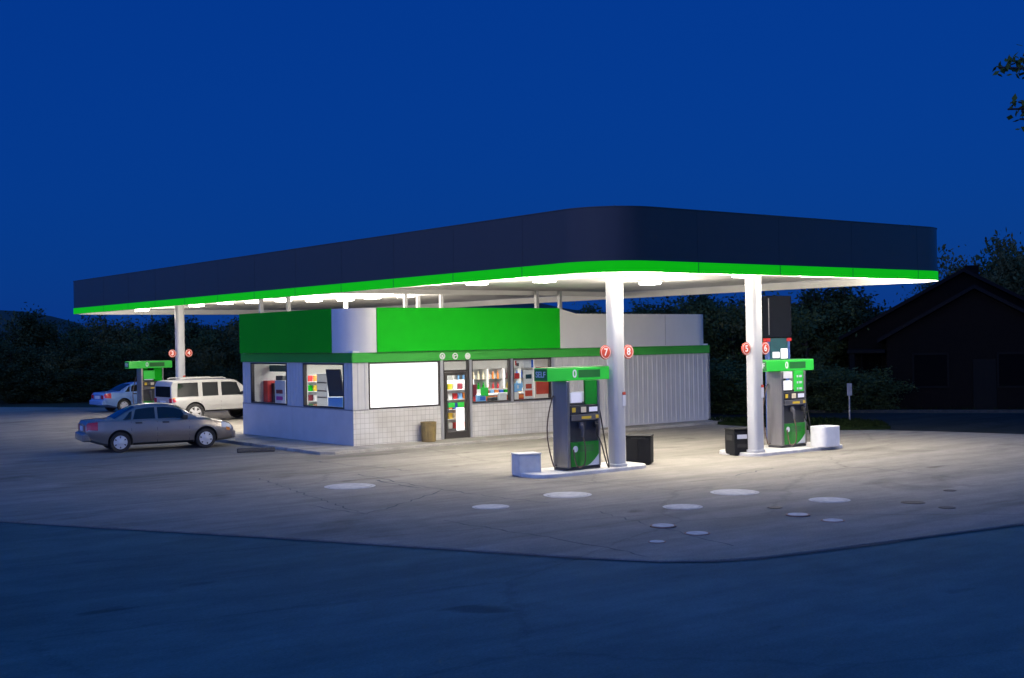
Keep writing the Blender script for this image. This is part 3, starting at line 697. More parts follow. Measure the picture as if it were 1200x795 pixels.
# ------------------------------------------------------------------ pumps
def make_pump(label, screen, group, right_panel='pump_green'):
    t = thing('fuel_pump', label, 'fuel pump', (0,0,0), 0, group)
    W, D = 1.04, .54           # x 0..W, y 0 (front) .. D
    MB().box(0,W,.03,D-.03,0,.06).build('plinth','pump_dark',t,.01)
    mb = MB(); mb.box(0,.10,0,D,.061,2.10); mb.box(W-.07,W,0,D,.061,2.10); mb.build('side_panel','steel',t,.02)
    mb = MB(); mb.box(.101,W-.071,.05,D-.05,.061,1.52); mb.build('cabinet','pump_grey',t,.01)
    for s in (0,1):             # front and back look the same
        def fy(d0, d1): return (d0,d1) if s == 0 else (D-d1,D-d0)
        mx = (lambda a, b: (a,b)) if s == 0 else (lambda a, b: (W+.03-b, W+.03-a))
        def pb(nm, m, x0, x1, z0, z1, d0, d1, par_=t, bev=.006):
            a, b = mx(x0,x1); c, d = fy(d0,d1); return MB().box(a,b,c,d,z0,z1).build(nm,m,par_,bev)
        g = pb('lower_panel','pump_green',.105,W-.075,.09,.66,.0,.049)
        lg = MB(); yy = -.004 if s == 0 else D+.004
        cx = .24 if s == 0 else W-.21
        lg.lathe_y([(.075,-.003),(.075,.003)],24,(cx,yy,.50)); 
        lg.build('emblem','white_paint',g)
        a = .62 if s == 0 else .12
        w2 = MB(); pts = [(W-.08-i*.042, .092+.26*(1-i/9)**1.6) for i in range(10)]
        if s == 1: pts = [(W+.03-x, z) for x, z in pts]
        poly = pts+[(pts[0][0], .092)]
        w2.prism_y(poly, yy-.0015, yy+.0015); w2.build('white_swoosh','plate',g)
        pb('logo_patch','pump_green_dark',.36,.80,.42,.58,-.004,-.001,g,0)
        pb('nozzle_recess','pump_dark',.105,W-.075,.67,1.16,.03,.049)
        pb('keypad_shelf','pump_grey',.105,W-.075,1.165,1.30,-.03,.049)
        pb('price_strip','yellow',.42,.72,1.20,1.26,-.034,-.031,t,0); pb('price_strip','yellow',.86,.95,1.20,1.28,-.034,-.031,t,0)
        pb('control_panel','pump_dark',.105,W-.075,1.305,1.52,.0,.049)
        pb('card_reader','yellow',.15,.26,1.36,1.47,-.01,-.001); pb('card_reader','cream',.42,.58,1.35,1.48,-.02,-.001); pb('receipt_slot','screen',.68,.94,1.36,1.47,-.008,-.001)
        pb('display','screen_bright' if screen else 'screen',.18,.53,1.58,1.82,.07,.12)
        pb('display_frame','pump_dark',.11,.60,1.53,1.575,.06,.16)
        pb('price_panel',right_panel,.60,W-.073,1.53,2.098,.03,.09)
        if screen:
            for r_ in range(3):
                pb('price_digits','plate',.68,.74,1.98-.17*r_-.06,1.98-.17*r_,.026,.029,t,0); pb('price_digits','plate',.78,.90,1.98-.17*r_-.06,1.98-.17*r_,.026,.029,t,0)
            pb('top_panel','white_paint',.15,.55,1.90,2.09,.07,.10)
        for q, xx in enumerate((.40,.86)):
            x_ = xx if s == 0 else W+.03-xx; y_ = -.03 if s == 0 else D+.03; sg = 1 if s == 0 else -1
            n_ = MB(); n_.tube([(x_,y_+.02*sg,1.06),(x_,y_-.04*sg,1.04),(x_,y_-.06*sg,.92),(x_+.02,y_-.03*sg,.78)],[.035,.045,.035,.03],8); n_.box(x_-.05,x_+.05,y_-.03,y_+.03,.98,1.12)
            nz = n_.build('nozzle','pump_grey' if q == 0 else 'black_rubber',t,0,True)
            h_ = MB(); sx = (.30 if q else -.12) if s == 0 else (-.30 if q else .12)
            if q and s == 1: continue
            if q: path = [(x_+.02,y_-.03*sg,.80),(x_+.10,y_-.08*sg,.58),(x_+.16,y_-.10*sg,.34),(x_+.24*(1 if s==0 else -1),y_-.12*sg,.08),(x_+.31*(1 if s==0 else -1),y_-.10*sg,.05),(x_+.30*(1 if s==0 else -1),y_-.02*sg,.42),(x_+.26*(1 if s==0 else -1),y_+.06*sg,1.0),(x_+.20*(1 if s==0 else -1),y_+.16*sg,1.7)]
            else: path = [(x_+.02,y_-.03*sg,.80),(x_+.05,y_-.07*sg,.6),(x_+.05,y_-.08*sg,.25),(x_-.02,y_-.07*sg,.10),(x_-.2,y_-.06*sg,.12),(x_-.27,y_-.03*sg,.5)]
            pts = []
            for i in range(len(path)-1):
                p0 = Vector(path[max(i-1,0)]); p1 = Vector(path[i]); p2 = Vector(path[i+1]); p3 = Vector(path[min(i+2,len(path)-1)])
                for k in range(5):
                    u = k/5; pts.append(.5*((2*p1)+(p2-p0)*u+(2*p0-5*p1+4*p2-p3)*u*u+(3*p1-p0-3*p2+p3)*u**3))
            pts.append(Vector(path[-1])); h_.tube(pts,.017,6); h_.build('hose','hose_brown' if q == 0 else 'black_rubber',t,0,True)
    # side hose loop on the left end
    h_ = MB(); pts = [(-.01,.47,1.75)]+[(-.04-.15*sin(pi*k/16),.49+.02*sin(pi*k/16),1.7-1.58*k/16) for k in range(17)]+[(-.03,.47,.07),(.0,.42,.12)]
    h_.tube(pts,.017,6); h_.build('hose','hose_brown',t,0,True)
    # valance sign
    v = MB().box(-.52,W+.42,.0,.50,2.105,2.41).build('valance_sign','pump_green_bright',t,.012); 
    v.location = (0,.06,0)
    MB().box(-.50,W+.40,.02,.48,2.411,2.425).build('valance_cap','pump_green_dark',v)
    MB().box(-.5235,-.521,.01,.49,2.12,2.395).build('end_panel','pump_green_dark',v)
    text('lettering','SELF',.19,'plate',v,(-.526,.25,2.257),LEFTF,.002)
    for q, (yy, rr, ofs) in enumerate(((-.004,FRONT,0),(.504,(R(90),0,R(180)),.0))):
        MB().box(.42 if q == 0 else -.12,1.10 if q == 0 else .50,min(yy,yy+.003),max(yy,yy+.003),2.17,2.35).build('dark_strip','pump_green_dark',v)
        text('lettering','0',.26,'white_paint',v,(.30 if q == 0 else .62,yy,2.257),rr,.003)
    return t
p1 = at(665.6,552.5,.12)
pumpA = make_pump('fuel pump with dark display and SELF valance nearest the camera', False, 'fuel pumps on the forecourt'); pumpA.location = (p1.x,p1.y,.12)
p2 = at(917,525.5,.12)
pumpB = make_pump('fuel pump with lit white display and green price panel by the right column', True, 'fuel pumps on the forecourt', 'pump_green_bright'); pumpB.location = (p2.x,p2.y,.12)
p3 = at_depth(166,482,54.5)
pumpC = make_pump('distant fuel pump with bright green card behind the white car', False, 'fuel pumps on the forecourt', 'green_panel'); pumpC.location = (p3.x,p3.y,.12)
MB().box(.12,.62,.005,.03,1.62,2.0).build('price_card','pump_green_bright',pumpC)
def island(x0, x1, y0, y1, label):
    o = MB().prism(rrect(x0,x1,y0,y1,.45,8),0,.12).build('pump_island','kerb_white',None,.02); return tag(o,label,'kerb island',group='pump islands')
island(p1.x-1.0,c1.x+.95,p1.y-.25,p1.y+1.0,'white kerbed island under the nearest fuel pump')
island(c2.x-.35,p2.x+2.2,min(p2.y,yc)-.3,p2.y+1.0,'white kerbed island under the right fuel pump')
island(p3.x-1.0,cf.x+.9,min(p3.y,cf.y)-.3,max(p3.y,cf.y)+1.0,'white kerbed island under the distant fuel pump')
# white blocks at the island ends
a = at(598,561,.03); b2 = at(632,560,.03)
t = thing('guard_block','pale square guard block on the ground left of the nearest pump','block',(a.x+.66,a.y+.24,.03),R(-14))
mb = MB(); mb.box(-.29,.29,-.22,.22,0,.50); mb.build('block','block_white',t,.03); MB().box(-.30,.30,-.23,.23,.501,.53).build('cap','block_white',t,.012)
a = at(966,525,.12)
t = thing('guard_tub','white round cornered tub at the right end of the second pump island','tub',(a.x+.42,a.y+.3,.12))
mb = MB(); band(mb, rrect(-.38,.38,-.28,.28,.15,6), rrect(-.33,.33,-.23,.23,.11,6), 0, .56); mb.build('shell','white_paint',t,.01,True); MB().prism(rrect(-.33,.33,-.23,.23,.11,6),.02,.45).build('filling','block_white',t)
# waste bins
def waste_bin(label, loc, rz, w, d, h, openings):
    t = thing('waste_bin', label, 'waste bin', loc, rz, 'grey forecourt bins')
    MB().box(-w/2,w/2,-d/2,d/2,0.03,h-.05).build('body','bin_grey',t,.02); MB().box(-w/2-.015,w/2+.015,-d/2-.015,d/2+.015,h-.049,h).build('lid','bin_grey',t,.02)
    MB().box(-w/2+.04,w/2-.04,-d/2+.04,d/2-.04,0,.029).build('base','black_rubber',t)
    if openings:
        MB().box(-w/2+.08,w/2-.08,-d/2-.012,-d/2-.001,h*.62,h*.78).build('towel_slot','plate',t,.004)
        MB().box(-w/2+.08,w/2-.08,-d/2-.012,-d/2-.001,h*.30,h*.42).build('opening','black_rubber',t,.004); MB().box(-w/2-.012,-w/2-.001,-d/2+.1,d/2-.1,h*.55,h*.75).build('opening','black_rubber',t,.004)
    else:
        MB().box(-w/2+.03,-.012,-d/2-.014,-d/2-.001,.08,h-.09).build('door_panel','bin_grey',t,.006); MB().box(.012,w/2-.03,-d/2-.014,-d/2-.001,.08,h-.09).build('door_panel','bin_grey',t,.006)
        MB().box(-.18,.18,-d/2-.02,-d/2-.001,h-.085,h-.055).build('opening','black_rubber',t)
    return t
a = at(748,545.5,.03); waste_bin('wide dark grey waste bin with two door panels right of the nearest column',(a.x+.25,a.y+.2,.03),R(-52),.62,.55,.74,False)
a = at(866,535,.03); waste_bin('dark grey service bin with slots left of the second column',(a.x+.27,a.y+.3,.03),R(-18),.46,.52,.72,True)
# dark pylon sign behind the second pump
a = at(913,516,.03)
t = thing('pylon_sign','tall dark pylon sign with blue posts behind the second pump','sign',(a.x,a.y,.03),R(-8))
for s in (-1,1): MB().box(s*.40-.05,s*.40+.05,-.06,.06,0,3.1).build('post','post_blue',t,.01)
MB().box(-.47,.47,-.12,.12,3.12,4.38).build('sign_panel','sign_navy',t,.015); MB().box(-.449,-.42,-.126,-.121,3.2,4.3).build('edge_strip','trim_grey',t)
MB().box(-.345,.345,-.07,.07,2.45,3.1).build('lower_panel','teal',t,.01)
for x0,x1,z0,z1 in ((-.26,.0,2.50,2.68),(.06,.32,2.48,2.78)): MB().box(x0,x1,-.08,-.071,z0,z1).build('white_patch','screen_bright',t)
MB().box(.30,.49,-.08,.08,3.0,3.10).build('red_cap','red',t); MB().box(-.49,-.35,-.08,.08,3.0,3.10).build('red_cap','red',t)
# kerb stop beside the sedan
a = at(300,530,.03); tag(MB().box(-.55,.55,-.09,.09,0,.13).build('wheel_stop','kerb_dark',None,.03,loc=(a.x,a.y,.03),rotz=R(-25)),'low dark wheel stop in front of the taupe sedan','wheel stop')
# signpost on the verge
t = thing('signpost','small grey signpost standing on the grass island beyond the forecourt','signpost',(36.5,27.8,.1))
MB().cyl((0,0,0),(0,0,1.25),.03,10).build('pole','trim_grey',t,0,True); MB().box(-.09,.09,-.035,-.03,.92,1.36).build('plate','trim_grey',t,.004,rotz=R(-35))

# ------------------------------------------------------------------ tank covers in the paving
COV = [(410,570,60,0,'large white tank cover at the left, in front of the shop corner'),(575,594,44,0,'white tank cover lying alone in front of the guard block'),(665,580,57,0,'large white tank cover in front of the nearest pump'),
 (800,594,47,0,'white tank cover between the near pump and the small raised covers'),(861,577,57,0,'large white tank cover in front of the second column'),(972,586,48,0,'white tank cover rightmost of the painted ones'),
 (935,604,28,1,'small raised white cover with rusty rim right of centre'),(976,610,28,2,'small flat pale cover beside the rusty rimmed one'),(777,617,31,1,'small bright raised white cover nearest the pumps of its cluster'),
 (817,625,31,2,'small tan white cover right of the bright raised one'),(770,635,21,2,'smallest pale cover, closest to the road joint'),(1070,589,28,3,'dark iron cover with a pale left edge far right'),
 (1113,575,15,3,'tiny dark iron cover farthest to the right back'),(1110,595,20,3,'small dark iron cover right of the pale edged one'),(908,595,18,3,'small dark iron cover between white covers')]
for x, y, w, k, lab in COV:
    p = at(x,y,.035); Dp = p.x*fw0[0]+p.y*fw0[1]; r = w*Dp/F/2
    t = thing('tank_cover', lab, 'tank cover', (p.x,p.y,.031), random.uniform(0,6), 'tank covers in the paving')
    n = 36; lm = ('cover_white','cover_white','cover_white','cover_iron')[k]; rm = ('cover_white','cover_rust','cover_rust','cover_iron')[k]
    h = (.006,.022,.008,.008)[k]
    ring = [(r*cos(2*pi*j/n),r*sin(2*pi*j/n)) for j in range(n)]; inn = [(q[0]*.84,q[1]*.84) for q in ring]
    mb = MB(); band(mb, ring, inn, 0, h); mb.build('rim', rm, t, .004)
    mb = MB(); mb.prism([(q[0]*.985,q[1]*.985) for q in inn], 0, h+.004); mb.build('lid', lm, t, .003)

# ------------------------------------------------------------------ cars
def make_car(label, P, paint):
    t = thing('parked_car', label, 'car', (0,0,0))
    L = P['L']; I = lambda key, x: float(np.interp(x, *P[key]))
    def ring(x):
        w = I('w',x); zb = I('zb',x); zd = I('zd',x); zt = max(I('zt',x), zd+.02); g = min(1, (zt-zd)/P['gh'])
        wr = (w-.16)*(1-g)+P['wr']*g; zm = zb+(zd-zb)*.52
        return [(0,zb),(w-.16,zb),(w-.04,zb+.07),(w-.005,zb+(zm-zb)*.6),(w,zm),(w-.012,zm+(zd-zm)*.6),(w-.05,zd-.015),(w-.085,zd),
                (w-.10+(wr+.02-w+.10)*.5,zd+(zt-.07*g-zd)*.5),(wr+.02,zt-.065*g-.003),(wr-.05,zt-.02*g-.001),(wr*.55,zt+.005),(0,zt+.012)]
    xs = list(np.linspace(0, L, 64)); mb = MB(); rings = []
    for x in xs:
        r = ring(x); full = [(y,z) for y,z in r]+[(-y,z) for y,z in r[-2:0:-1]]
        rings.append([mb.pt((x,-y,z)) for y,z in full])
    n = len(rings[0])
    for A_, B_ in zip(rings, rings[1:]):
        for j in range(n): mb.face((A_[j],A_[(j+1)%n],B_[(j+1)%n],B_[j]))
    mb.face(rings[0]); mb.face(rings[-1][::-1])
    body = mb.build('body', [paint,'car_trim'], t)
    wr_ = P['wheel']
    cut = MB(); cut.m = 1
    for wx in P['wx']:
        for s in (-1,1):
            cut.lathe_y([(wr_+.055,-.19),(wr_+.055,.19)],36,(wx,s*(P['w'][1][2]-.12),wr_+.02))
    co = cut.build('cutter',[paint,'car_trim'])
    md = body.modifiers.new('arch','BOOLEAN'); md.object = co; md.operation = 'DIFFERENCE'; md.solver = 'EXACT'
    bpy.context.view_layer.update()
    me = bpy.data.meshes.new_from_object(body.evaluated_get(bpy.context.evaluated_depsgraph_get())); body.modifiers.clear(); body.data = me
    bpy.data.objects.remove(co)
    me.polygons.foreach_set('use_smooth',[True]*len(me.polygons)); me.set_sharp_from_angle(angle=R(32))
    def side_patch(nm, m, xa, xb, ta, tb, s, off=.006, i0=7, i1=9, nx=14, parent=t, tf=None, slant=(0,0)):
        mb = MB(); g = []
        for a in range(nx+1):
            row = []
            for b in range(5):
                u = b/4
                x = xa+(xb-xa)*a/nx+ (slant[0]*(1-a/nx)+slant[1]*a/nx)*u
                r = ring(x); tt = ta+(tb-ta)*u; k = i0+tt*(i1-i0); i = min(int(k), len(r)-2); f = k-i
                y = r[i][0]*(1-f)+r[i+1][0]*f; z = r[i][1]*(1-f)+r[i+1][1]*f
                row.append(mb.pt((x, s*-(y+off), z)))
            g.append(row)
        for a in range(nx):
            for b in range(4): mb.face((g[a][b],g[a+1][b],g[a+1][b+1],g[a][b+1]))
        o = mb.build(nm, m, parent); o.data.polygons.foreach_set('use_smooth',[True]*len(o.data.polygons)); return o
    for s in (-1,1):
        for xa, xb, sl in P['win']: side_patch('side_window','car_glass',xa,xb,P.get('wlo',.10),.92,s,slant=sl)
        for xa in P['seams']: side_patch('door_seam','seam_black',xa,xa+.012,.0,1,s,.003,2,7,2)
        for xa in P['handles']: side_patch('door_handle','car_trim' if paint != 'car_white' else paint,xa,xa+.2,.35,.75,s,.02,5,6,3)
        side_patch('sill_trim','car_trim',P['wx'][0]+wr_+.08,P['wx'][1]-wr_-.08,.0,1,s,.006,1,2,8)
        side_patch('side_moulding',paint,P['wx'][0]+wr_+.1,P['wx'][1]-wr_-.1,.3,.6,s,.016,3,4,8)
        xa, xb, i0, i1 = P['tail']; tl = side_patch('tail_lamp','tail_red',xa,xb,.0,1,s,.01,i0,i1,6)
        if P.get('tail2'): xa, xb, i0, i1 = P['tail2']; side_patch('turn_lamp','amber',xa,xb,0,1,s,.01,i0,i1,6)
        xa, xb, i0, i1 = P['head']; side_patch('headlight','clear_lamp',xa,xb,.0,1,s,.008,i0,i1,6)
        side_patch('marker_lamp','amber',L-.28,L-.16,.2,.8,s,.014,4,5,4)
        # mirror
        mx = P['mirror']; r = ring(mx[0]); MB().box(mx[0]-.06,mx[0]+.10,-.0,.2,0,.13).build('mirror','car_trim',t,.03).location = (0,(-s)*(r[7][0])-(.2 if s > 0 else 0)+.0,mx[1])
    def top_patch(nm, xa, xb, lim=10, off=.008, m='car_glass'):
        mb = MB(); g = []
        for a in range(9):
            x = xa+(xb-xa)*a/8; r = ring(x); row = []
            ys = [(r[lim][0],r[lim][1]),(r[11][0],r[11][1]),(0,r[12][1]),(-r[11][0],r[11][1]),(-r[lim][0],r[lim][1])]
            for y, z in ys: row.append(mb.pt((x,y,z+off)))
            g.append(row)
        for a in range(8):
            for b in range(4): mb.face((g[a][b],g[a+1][b],g[a+1][b+1],g[a][b+1]))
        o = mb.build(nm, m, t); o.data.polygons.foreach_set('use_smooth',[True]*len(o.data.polygons))
    top_patch('windscreen',*P['ws'])
    if P.get('rear_box'):
        w0 = I('w',0); MB().box(-.012,.003,-w0+.2,w0-.2,P['zd'][1][0]+.05,P['zt'][1][0]-.08).build('rear_window','car_glass',t,.004)
    else: top_patch('rear_window',*P['rw'])
    w0 = I('w',0)
    for s in (-1,1): MB().box(-.015,.06,min(s*(w0-.30),s*(w0-.05)),max(s*(w0-.30),s*(w0-.05)),*P['tailz']).build('tail_lamp','tail_red',t,.01)
    MB().box(-.10,.14,-w0-.03,w0+.03,*P['bumpz']).build('rear_bumper',P.get('bump',paint),t,.05,seg=3)
    wl = I('w',L-.05); MB().box(L-.12,L+.05,-wl-.0,wl+.0,*P['bumpf']).build('front_bumper',P.get('bump',paint),t,.05,seg=3)
    MB().box(L-.02,L+.03,-.35,.35,P['bumpf'][1]+.01,P['bumpf'][1]+.11).build('grille','car_trim',t,.01)
    MB().box(-.022,-.001,-.25,.25,*P['platez']).build('number_plate','plate',t,.004)
    # wheels
    r = wr_
    ty = MB(); ty.lathe_y([(r*.66,-.10),(r*.95,-.10),(r,-.075),(r,.075),(r*.95,.10),(r*.66,.10)],36,caps=False); W = ty.build('wheel','tyre',t,0,30)
    rm = MB(); rm.lathe_y([(r*.675,-.085),(r*.675,-.099),(r*.60,-.101),(r*.585,-.085)],36,caps=False)
    rm.m = 1; rm.lathe_y([(r*.67,-.06),(r*.67,-.055)],36); rm.m = 0
    for k in range(6):
        a = 2*pi*k/6; d = Vector((cos(a),0,sin(a))); q = Vector((-sin(a),0,cos(a)))
        A4 = [[rm.pt(d*rr+q*ww*sg_+Vector((0,yy,0))) for sg_, yy in ((-1,y0),(1,y0),(1,-.07),(-1,-.07))] for rr, ww, y0 in ((.03,.05,-.104),(r*.61,.062,-.097))]
        for j in range(4): rm.face((A4[0][j],A4[1][j],A4[1][(j+1)%4],A4[0][(j+1)%4]))
    rm.lathe_y([(.085,-.065),(.085,-.104),(.05,-.112)],18); rm.build('rim',['alloy','car_trim'],W,0,30)
    first = True
    for wx in P['wx']:
        for s in (-1,1):
            w_ = W if first else copy_tree(W, t); first = False
            w_.location = (wx, s*(I('w',wx)-.115), r); w_.rotation_euler = (0,random.uniform(0,1),0 if s < 0 else pi)
    return t
SED = dict(L=4.45, gh=.42, wr=.56, w=([0,.12,.5,1.2,3.3,4.0,4.3,4.45],[.74,.80,.835,.85,.85,.82,.74,.60]), zb=([0,.25,.6,3.9,4.45],[.40,.30,.20,.20,.24]),
  zd=([0,.05,.5,1.0,3.0,3.5,4.1,4.35,4.45],[.84,.93,.965,.95,.92,.90,.80,.70,.58]), zt=([0,.75,.85,1.15,1.5,1.85,2.3,2.6,2.85,3.2,3.32,3.6,4.45],[.86,.985,1.01,1.20,1.365,1.41,1.41,1.375,1.27,1.03,.97,.95,.62]),
  wheel=.305, wx=(.98,3.53), win=[(1.36,2.02,(.10,0)),(2.10,2.98,(0,-.16)),(1.06,1.30,(.22,.06))], seams=(1.30,2.06,3.02), handles=(1.42,2.22), tail=(.02,.34,4.3,6), head=(4.02,4.36,4.6,6),
  mirror=(2.86,.93), ws=(2.68,3.24), rw=(.84,1.44), tailz=(.66,.84), bumpz=(.36,.60), bumpf=(.26,.52), platez=(.66,.80))
SUVP = dict(wlo=.03, bump='pump_grey', L=5.0, gh=.65, wr=.80, w=([0,.08,.6,1.2,4.0,4.6,4.9,5.0],[.92,.965,.985,.985,.985,.96,.90,.82]), zb=([0,.4,4.6,5.0],[.52,.46,.46,.50]),
  zd=([0,.1,3.4,3.7,4.7,4.95,5.0],[1.10,1.14,1.14,1.15,1.09,1.0,.9]), zt=([0,.05,.14,.5,1.2,2.7,3.05,3.3,3.76,3.88,5.0],[1.70,1.83,1.87,1.885,1.89,1.88,1.85,1.68,1.24,1.18,.95]),
  wheel=.425, wx=(1.02,3.98), win=[(.24,1.22,(.05,0)),(1.42,2.16,(0,0)),(2.32,3.30,(0,-.22))], seams=(1.32,2.24,3.42), handles=(1.5,2.4), tail=(.02,.15,4.6,5.7), tail2=(.02,.15,5.75,6.8), head=(4.75,4.97,5,6.4),
  mirror=(3.3,1.18), ws=(3.0,3.74), rear_box=True, tailz=(.9,1.1), bumpz=(.52,.74), bumpf=(.50,.76), platez=(.85,.98))
sed = make_car('taupe sedan with silver wheels parked left of the shop, nose to the kerb', SED, 'car_taupe')
def place_by_wheel(car, px_r, P, rz):   # near-side rear wheel's ground contact
    g = at(px_r[0],px_r[1],.03); w = P['w'][1][3]-.1; loc = Vector((P['wx'][0],-w,0)); loc = Matrix.Rotation(rz,3,'Z') @ loc
    car.location = (g.x-loc.x, g.y-loc.y, .03); car.rotation_euler.z = rz
place_by_wheel(sed,(141,530.5),SED,R(-10))
suv = make_car('white sport utility vehicle beside the far pump, half hidden by the shop', SUVP, 'car_white')
suv.scale = (.95,.95,.93); place_by_wheel(suv,(230,495.5),SUVP,R(3))
for s in (-1,1): MB().tube([(.5,s*.62,1.91),(.6,s*.62,1.955),(2.5,s*.62,1.955),(2.65,s*.62,1.90)],.026,8).build('roof_rail','car_white',suv,0,True)
far = make_car('pale blue car in the back behind the distant pump', SED, 'car_silver')
place_by_wheel(far,(145,483),SED,R(4))

# ------------------------------------------------------------------ trees
def tree_mesh(seed, h, rw, nleaf, leaf, bare=.22, dens=1.0, shape=1.0, nbranch=18):
    r = np.random.default_rng(seed); mb = MB(); tips = []
    lean = r.normal(0,.05,2)
    tr = [(lean[0]*h*u, lean[1]*h*u, h*.92*u) for u in np.linspace(0,1,7)]
    r0 = h*.022+.03
    mb.tube(tr,[r0*(1-.85*u) for u in np.linspace(0,1,7)],8)
    for k in range(nbranch):
        u = bare+(.95-bare)*k/nbranch; a = k*2.4+r.uniform(-.5,.5)
        env = (sin(pi*min(1,(1-u)*1.12+.06)**.8) if shape == 1 else (1-u)**.8)
        ln = rw*(.35+.75*env)*r.uniform(.75,1.15); p = Vector((lean[0]*h*u,lean[1]*h*u,h*.92*u)); P = [p]
        d = Vector((cos(a),sin(a),.45 if shape == 1 else .1))
        for q in range(4):
            p = p+d*ln/4; d = d+Vector(tuple(r.normal(0,.16,3)))+Vector((0,0,.06)); P.append(p.copy())
            tips.append((p.copy(), .5+.5*(q/3)))
        mb.tube(P,[r0*.35*(1-u)+.02,r0*.3*(1-u)+.015,.014,.01,.006],5)
    tips.append((Vector(tr[-1]),1))
    T = np.array([tuple(p) for p,_ in tips]); S = np.array([s for _,s in tips])
    idx = r.integers(0,len(T),nleaf); spread = rw*.17
    C = T[idx]+r.normal(0,1,(nleaf,3))*spread*np.array([1,1,.8])*S[idx][:,None]
    C[:,2] = np.maximum(C[:,2], h*bare*.4)
    N = r.normal(0,1,(nleaf,3)); N[:,2] += .5; N /= np.linalg.norm(N,axis=1)[:,None]
    A = np.cross(N,r.normal(0,1,(nleaf,3))); A /= np.linalg.norm(A,axis=1)[:,None]; Bv = np.cross(N,A)
    s = leaf*r.uniform(.5,1.25,nleaf)[:,None]
    V = np.stack([C-A*s,C-Bv*s*.45,C+A*s,C+Bv*s*.45],1).reshape(-1,3)
    return mb, V, nleaf
def crown_obj(V, n, m, parent):
    me = bpy.data.meshes.new('crown'); me.vertices.add(len(V)); me.vertices.foreach_set('co',V.ravel())
    me.loops.add(4*n); me.loops.foreach_set('vertex_index',np.arange(4*n,dtype=np.int32)); me.polygons.add(n)
    me.polygons.foreach_set('loop_start',np.arange(0,4*n,4,dtype=np.int32)); me.update(calc_edges=True); me.materials.append(M[m])
    o = bpy.data.objects.new('crown',me); COL.objects.link(o); o.parent = parent; return o
VAR = {}
def tree(kind, loc, h, label, name='broadleaf_tree', rz=None, wide=1.0, group=None, deep=False):
    seed, hh, rw, nl, lf, bare, shape, m = kind
    t = thing(name,label,'tree',loc,random.uniform(0,6) if rz is None else rz,group); 
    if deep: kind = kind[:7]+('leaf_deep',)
    if kind not in VAR:
        mb, V, n = tree_mesh(seed,hh,rw,nl,lf,bare,1,shape); tr = mb.build('trunk','bark',t,0,60); cr_ = crown_obj(V,n,m,t); VAR[kind] = (tr,cr_,float(np.percentile(V[:,2],99.6)))
    else:
        for o in VAR[kind][:2]:
            c = o.copy(); COL.objects.link(c); c.parent = t
    s = h/VAR[kind][2]; t.scale = (s*wide,s*wide,s)
    return t
K = [(1,7,2.9,9000,.17,.12,1,'leaf_dark'),(2,7,2.6,9000,.16,.10,1,'leaf_mid'),(3,8,2.4,10000,.15,.08,2,'leaf_dark'),(4,7,3.2,8000,.18,.15,1,'leaf_olive'),(5,7,2.8,2200,.14,.3,1,'leaf_mid')]
# wooded slope at the left back: (pixel x, pixel y of top, depth)
left = [(-40,372,80),(-12,366,84),(22,366,78),(52,376,80),(80,384,83),(108,381,86),(131,376,88),(152,371,82),(172,378,80),(192,371,86),(214,375,80),(238,377,84),(262,371,88),(284,378,82),(312,376,88),(345,378,92),
        (-25,402,74),(10,398,73),(40,405,75),(68,412,74),(92,402,76),(120,405,75),(146,400,76),(178,408,75),(206,402,77),(232,408,76),(258,402,77),(285,404,76)]
descr = ['dark rounded tree','mid green bushy tree','pointed dark conifer shaped tree','olive toned spreading tree']
used_l = {}
for k, (x, y, D) in enumerate(left):
    g = at_depth(x,480,D); top = at_depth(x,y,D).z; ki = (k*7+k//3) % 4
    back = k < 16
    lab = descr[ki]+(' in the back row of the wooded edge at left' if back else ' low in the front row of the wooded edge at left')
    tree(K[ki],(g.x,g.y,-.05),top+.05,lab,wide=1.15 if back else 1.25,group='trees of the left wooded edge '+('back ' if back else 'front ')+descr[ki])
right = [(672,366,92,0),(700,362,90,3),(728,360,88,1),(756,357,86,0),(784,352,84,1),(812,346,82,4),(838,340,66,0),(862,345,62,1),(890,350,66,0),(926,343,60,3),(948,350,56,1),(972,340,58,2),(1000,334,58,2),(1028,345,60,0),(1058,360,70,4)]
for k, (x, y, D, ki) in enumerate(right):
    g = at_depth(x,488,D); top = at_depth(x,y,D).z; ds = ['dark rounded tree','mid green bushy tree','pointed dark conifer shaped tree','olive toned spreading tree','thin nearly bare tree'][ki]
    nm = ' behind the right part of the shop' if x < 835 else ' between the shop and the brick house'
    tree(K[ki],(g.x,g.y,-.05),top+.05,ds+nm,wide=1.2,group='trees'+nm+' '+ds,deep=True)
for x, y, D, ki, lab in ((1172,286,72,3,'tall olive tree rising behind the brick house roof'),(1205,280,74,1,'tall green tree at the right edge behind the brick house'),(1138,300,76,4,'bare twiggy tree beside the house gable'),(1110,315,78,4,'thin bare tree left of the house gable')):
    g = at_depth(x,488,D); tree(K[ki],(g.x,g.y,-.05),at_depth(x,y,D).z,lab,wide=.8)
# low shrubs between
def shrubs(pts, lab):
    for x, y, D in pts:
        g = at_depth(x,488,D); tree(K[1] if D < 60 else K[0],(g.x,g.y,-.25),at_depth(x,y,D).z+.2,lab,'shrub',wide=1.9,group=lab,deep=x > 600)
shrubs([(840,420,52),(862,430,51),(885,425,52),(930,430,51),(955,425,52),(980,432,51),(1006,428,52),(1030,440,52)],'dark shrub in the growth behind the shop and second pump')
shrubs([(20,425,72.5),(55,430,72.5),(95,428,73),(135,430,73),(170,430,74),(215,428,73.5),(250,430,74),(280,430,73)],'dark shrub along the foot of the left wooded edge')
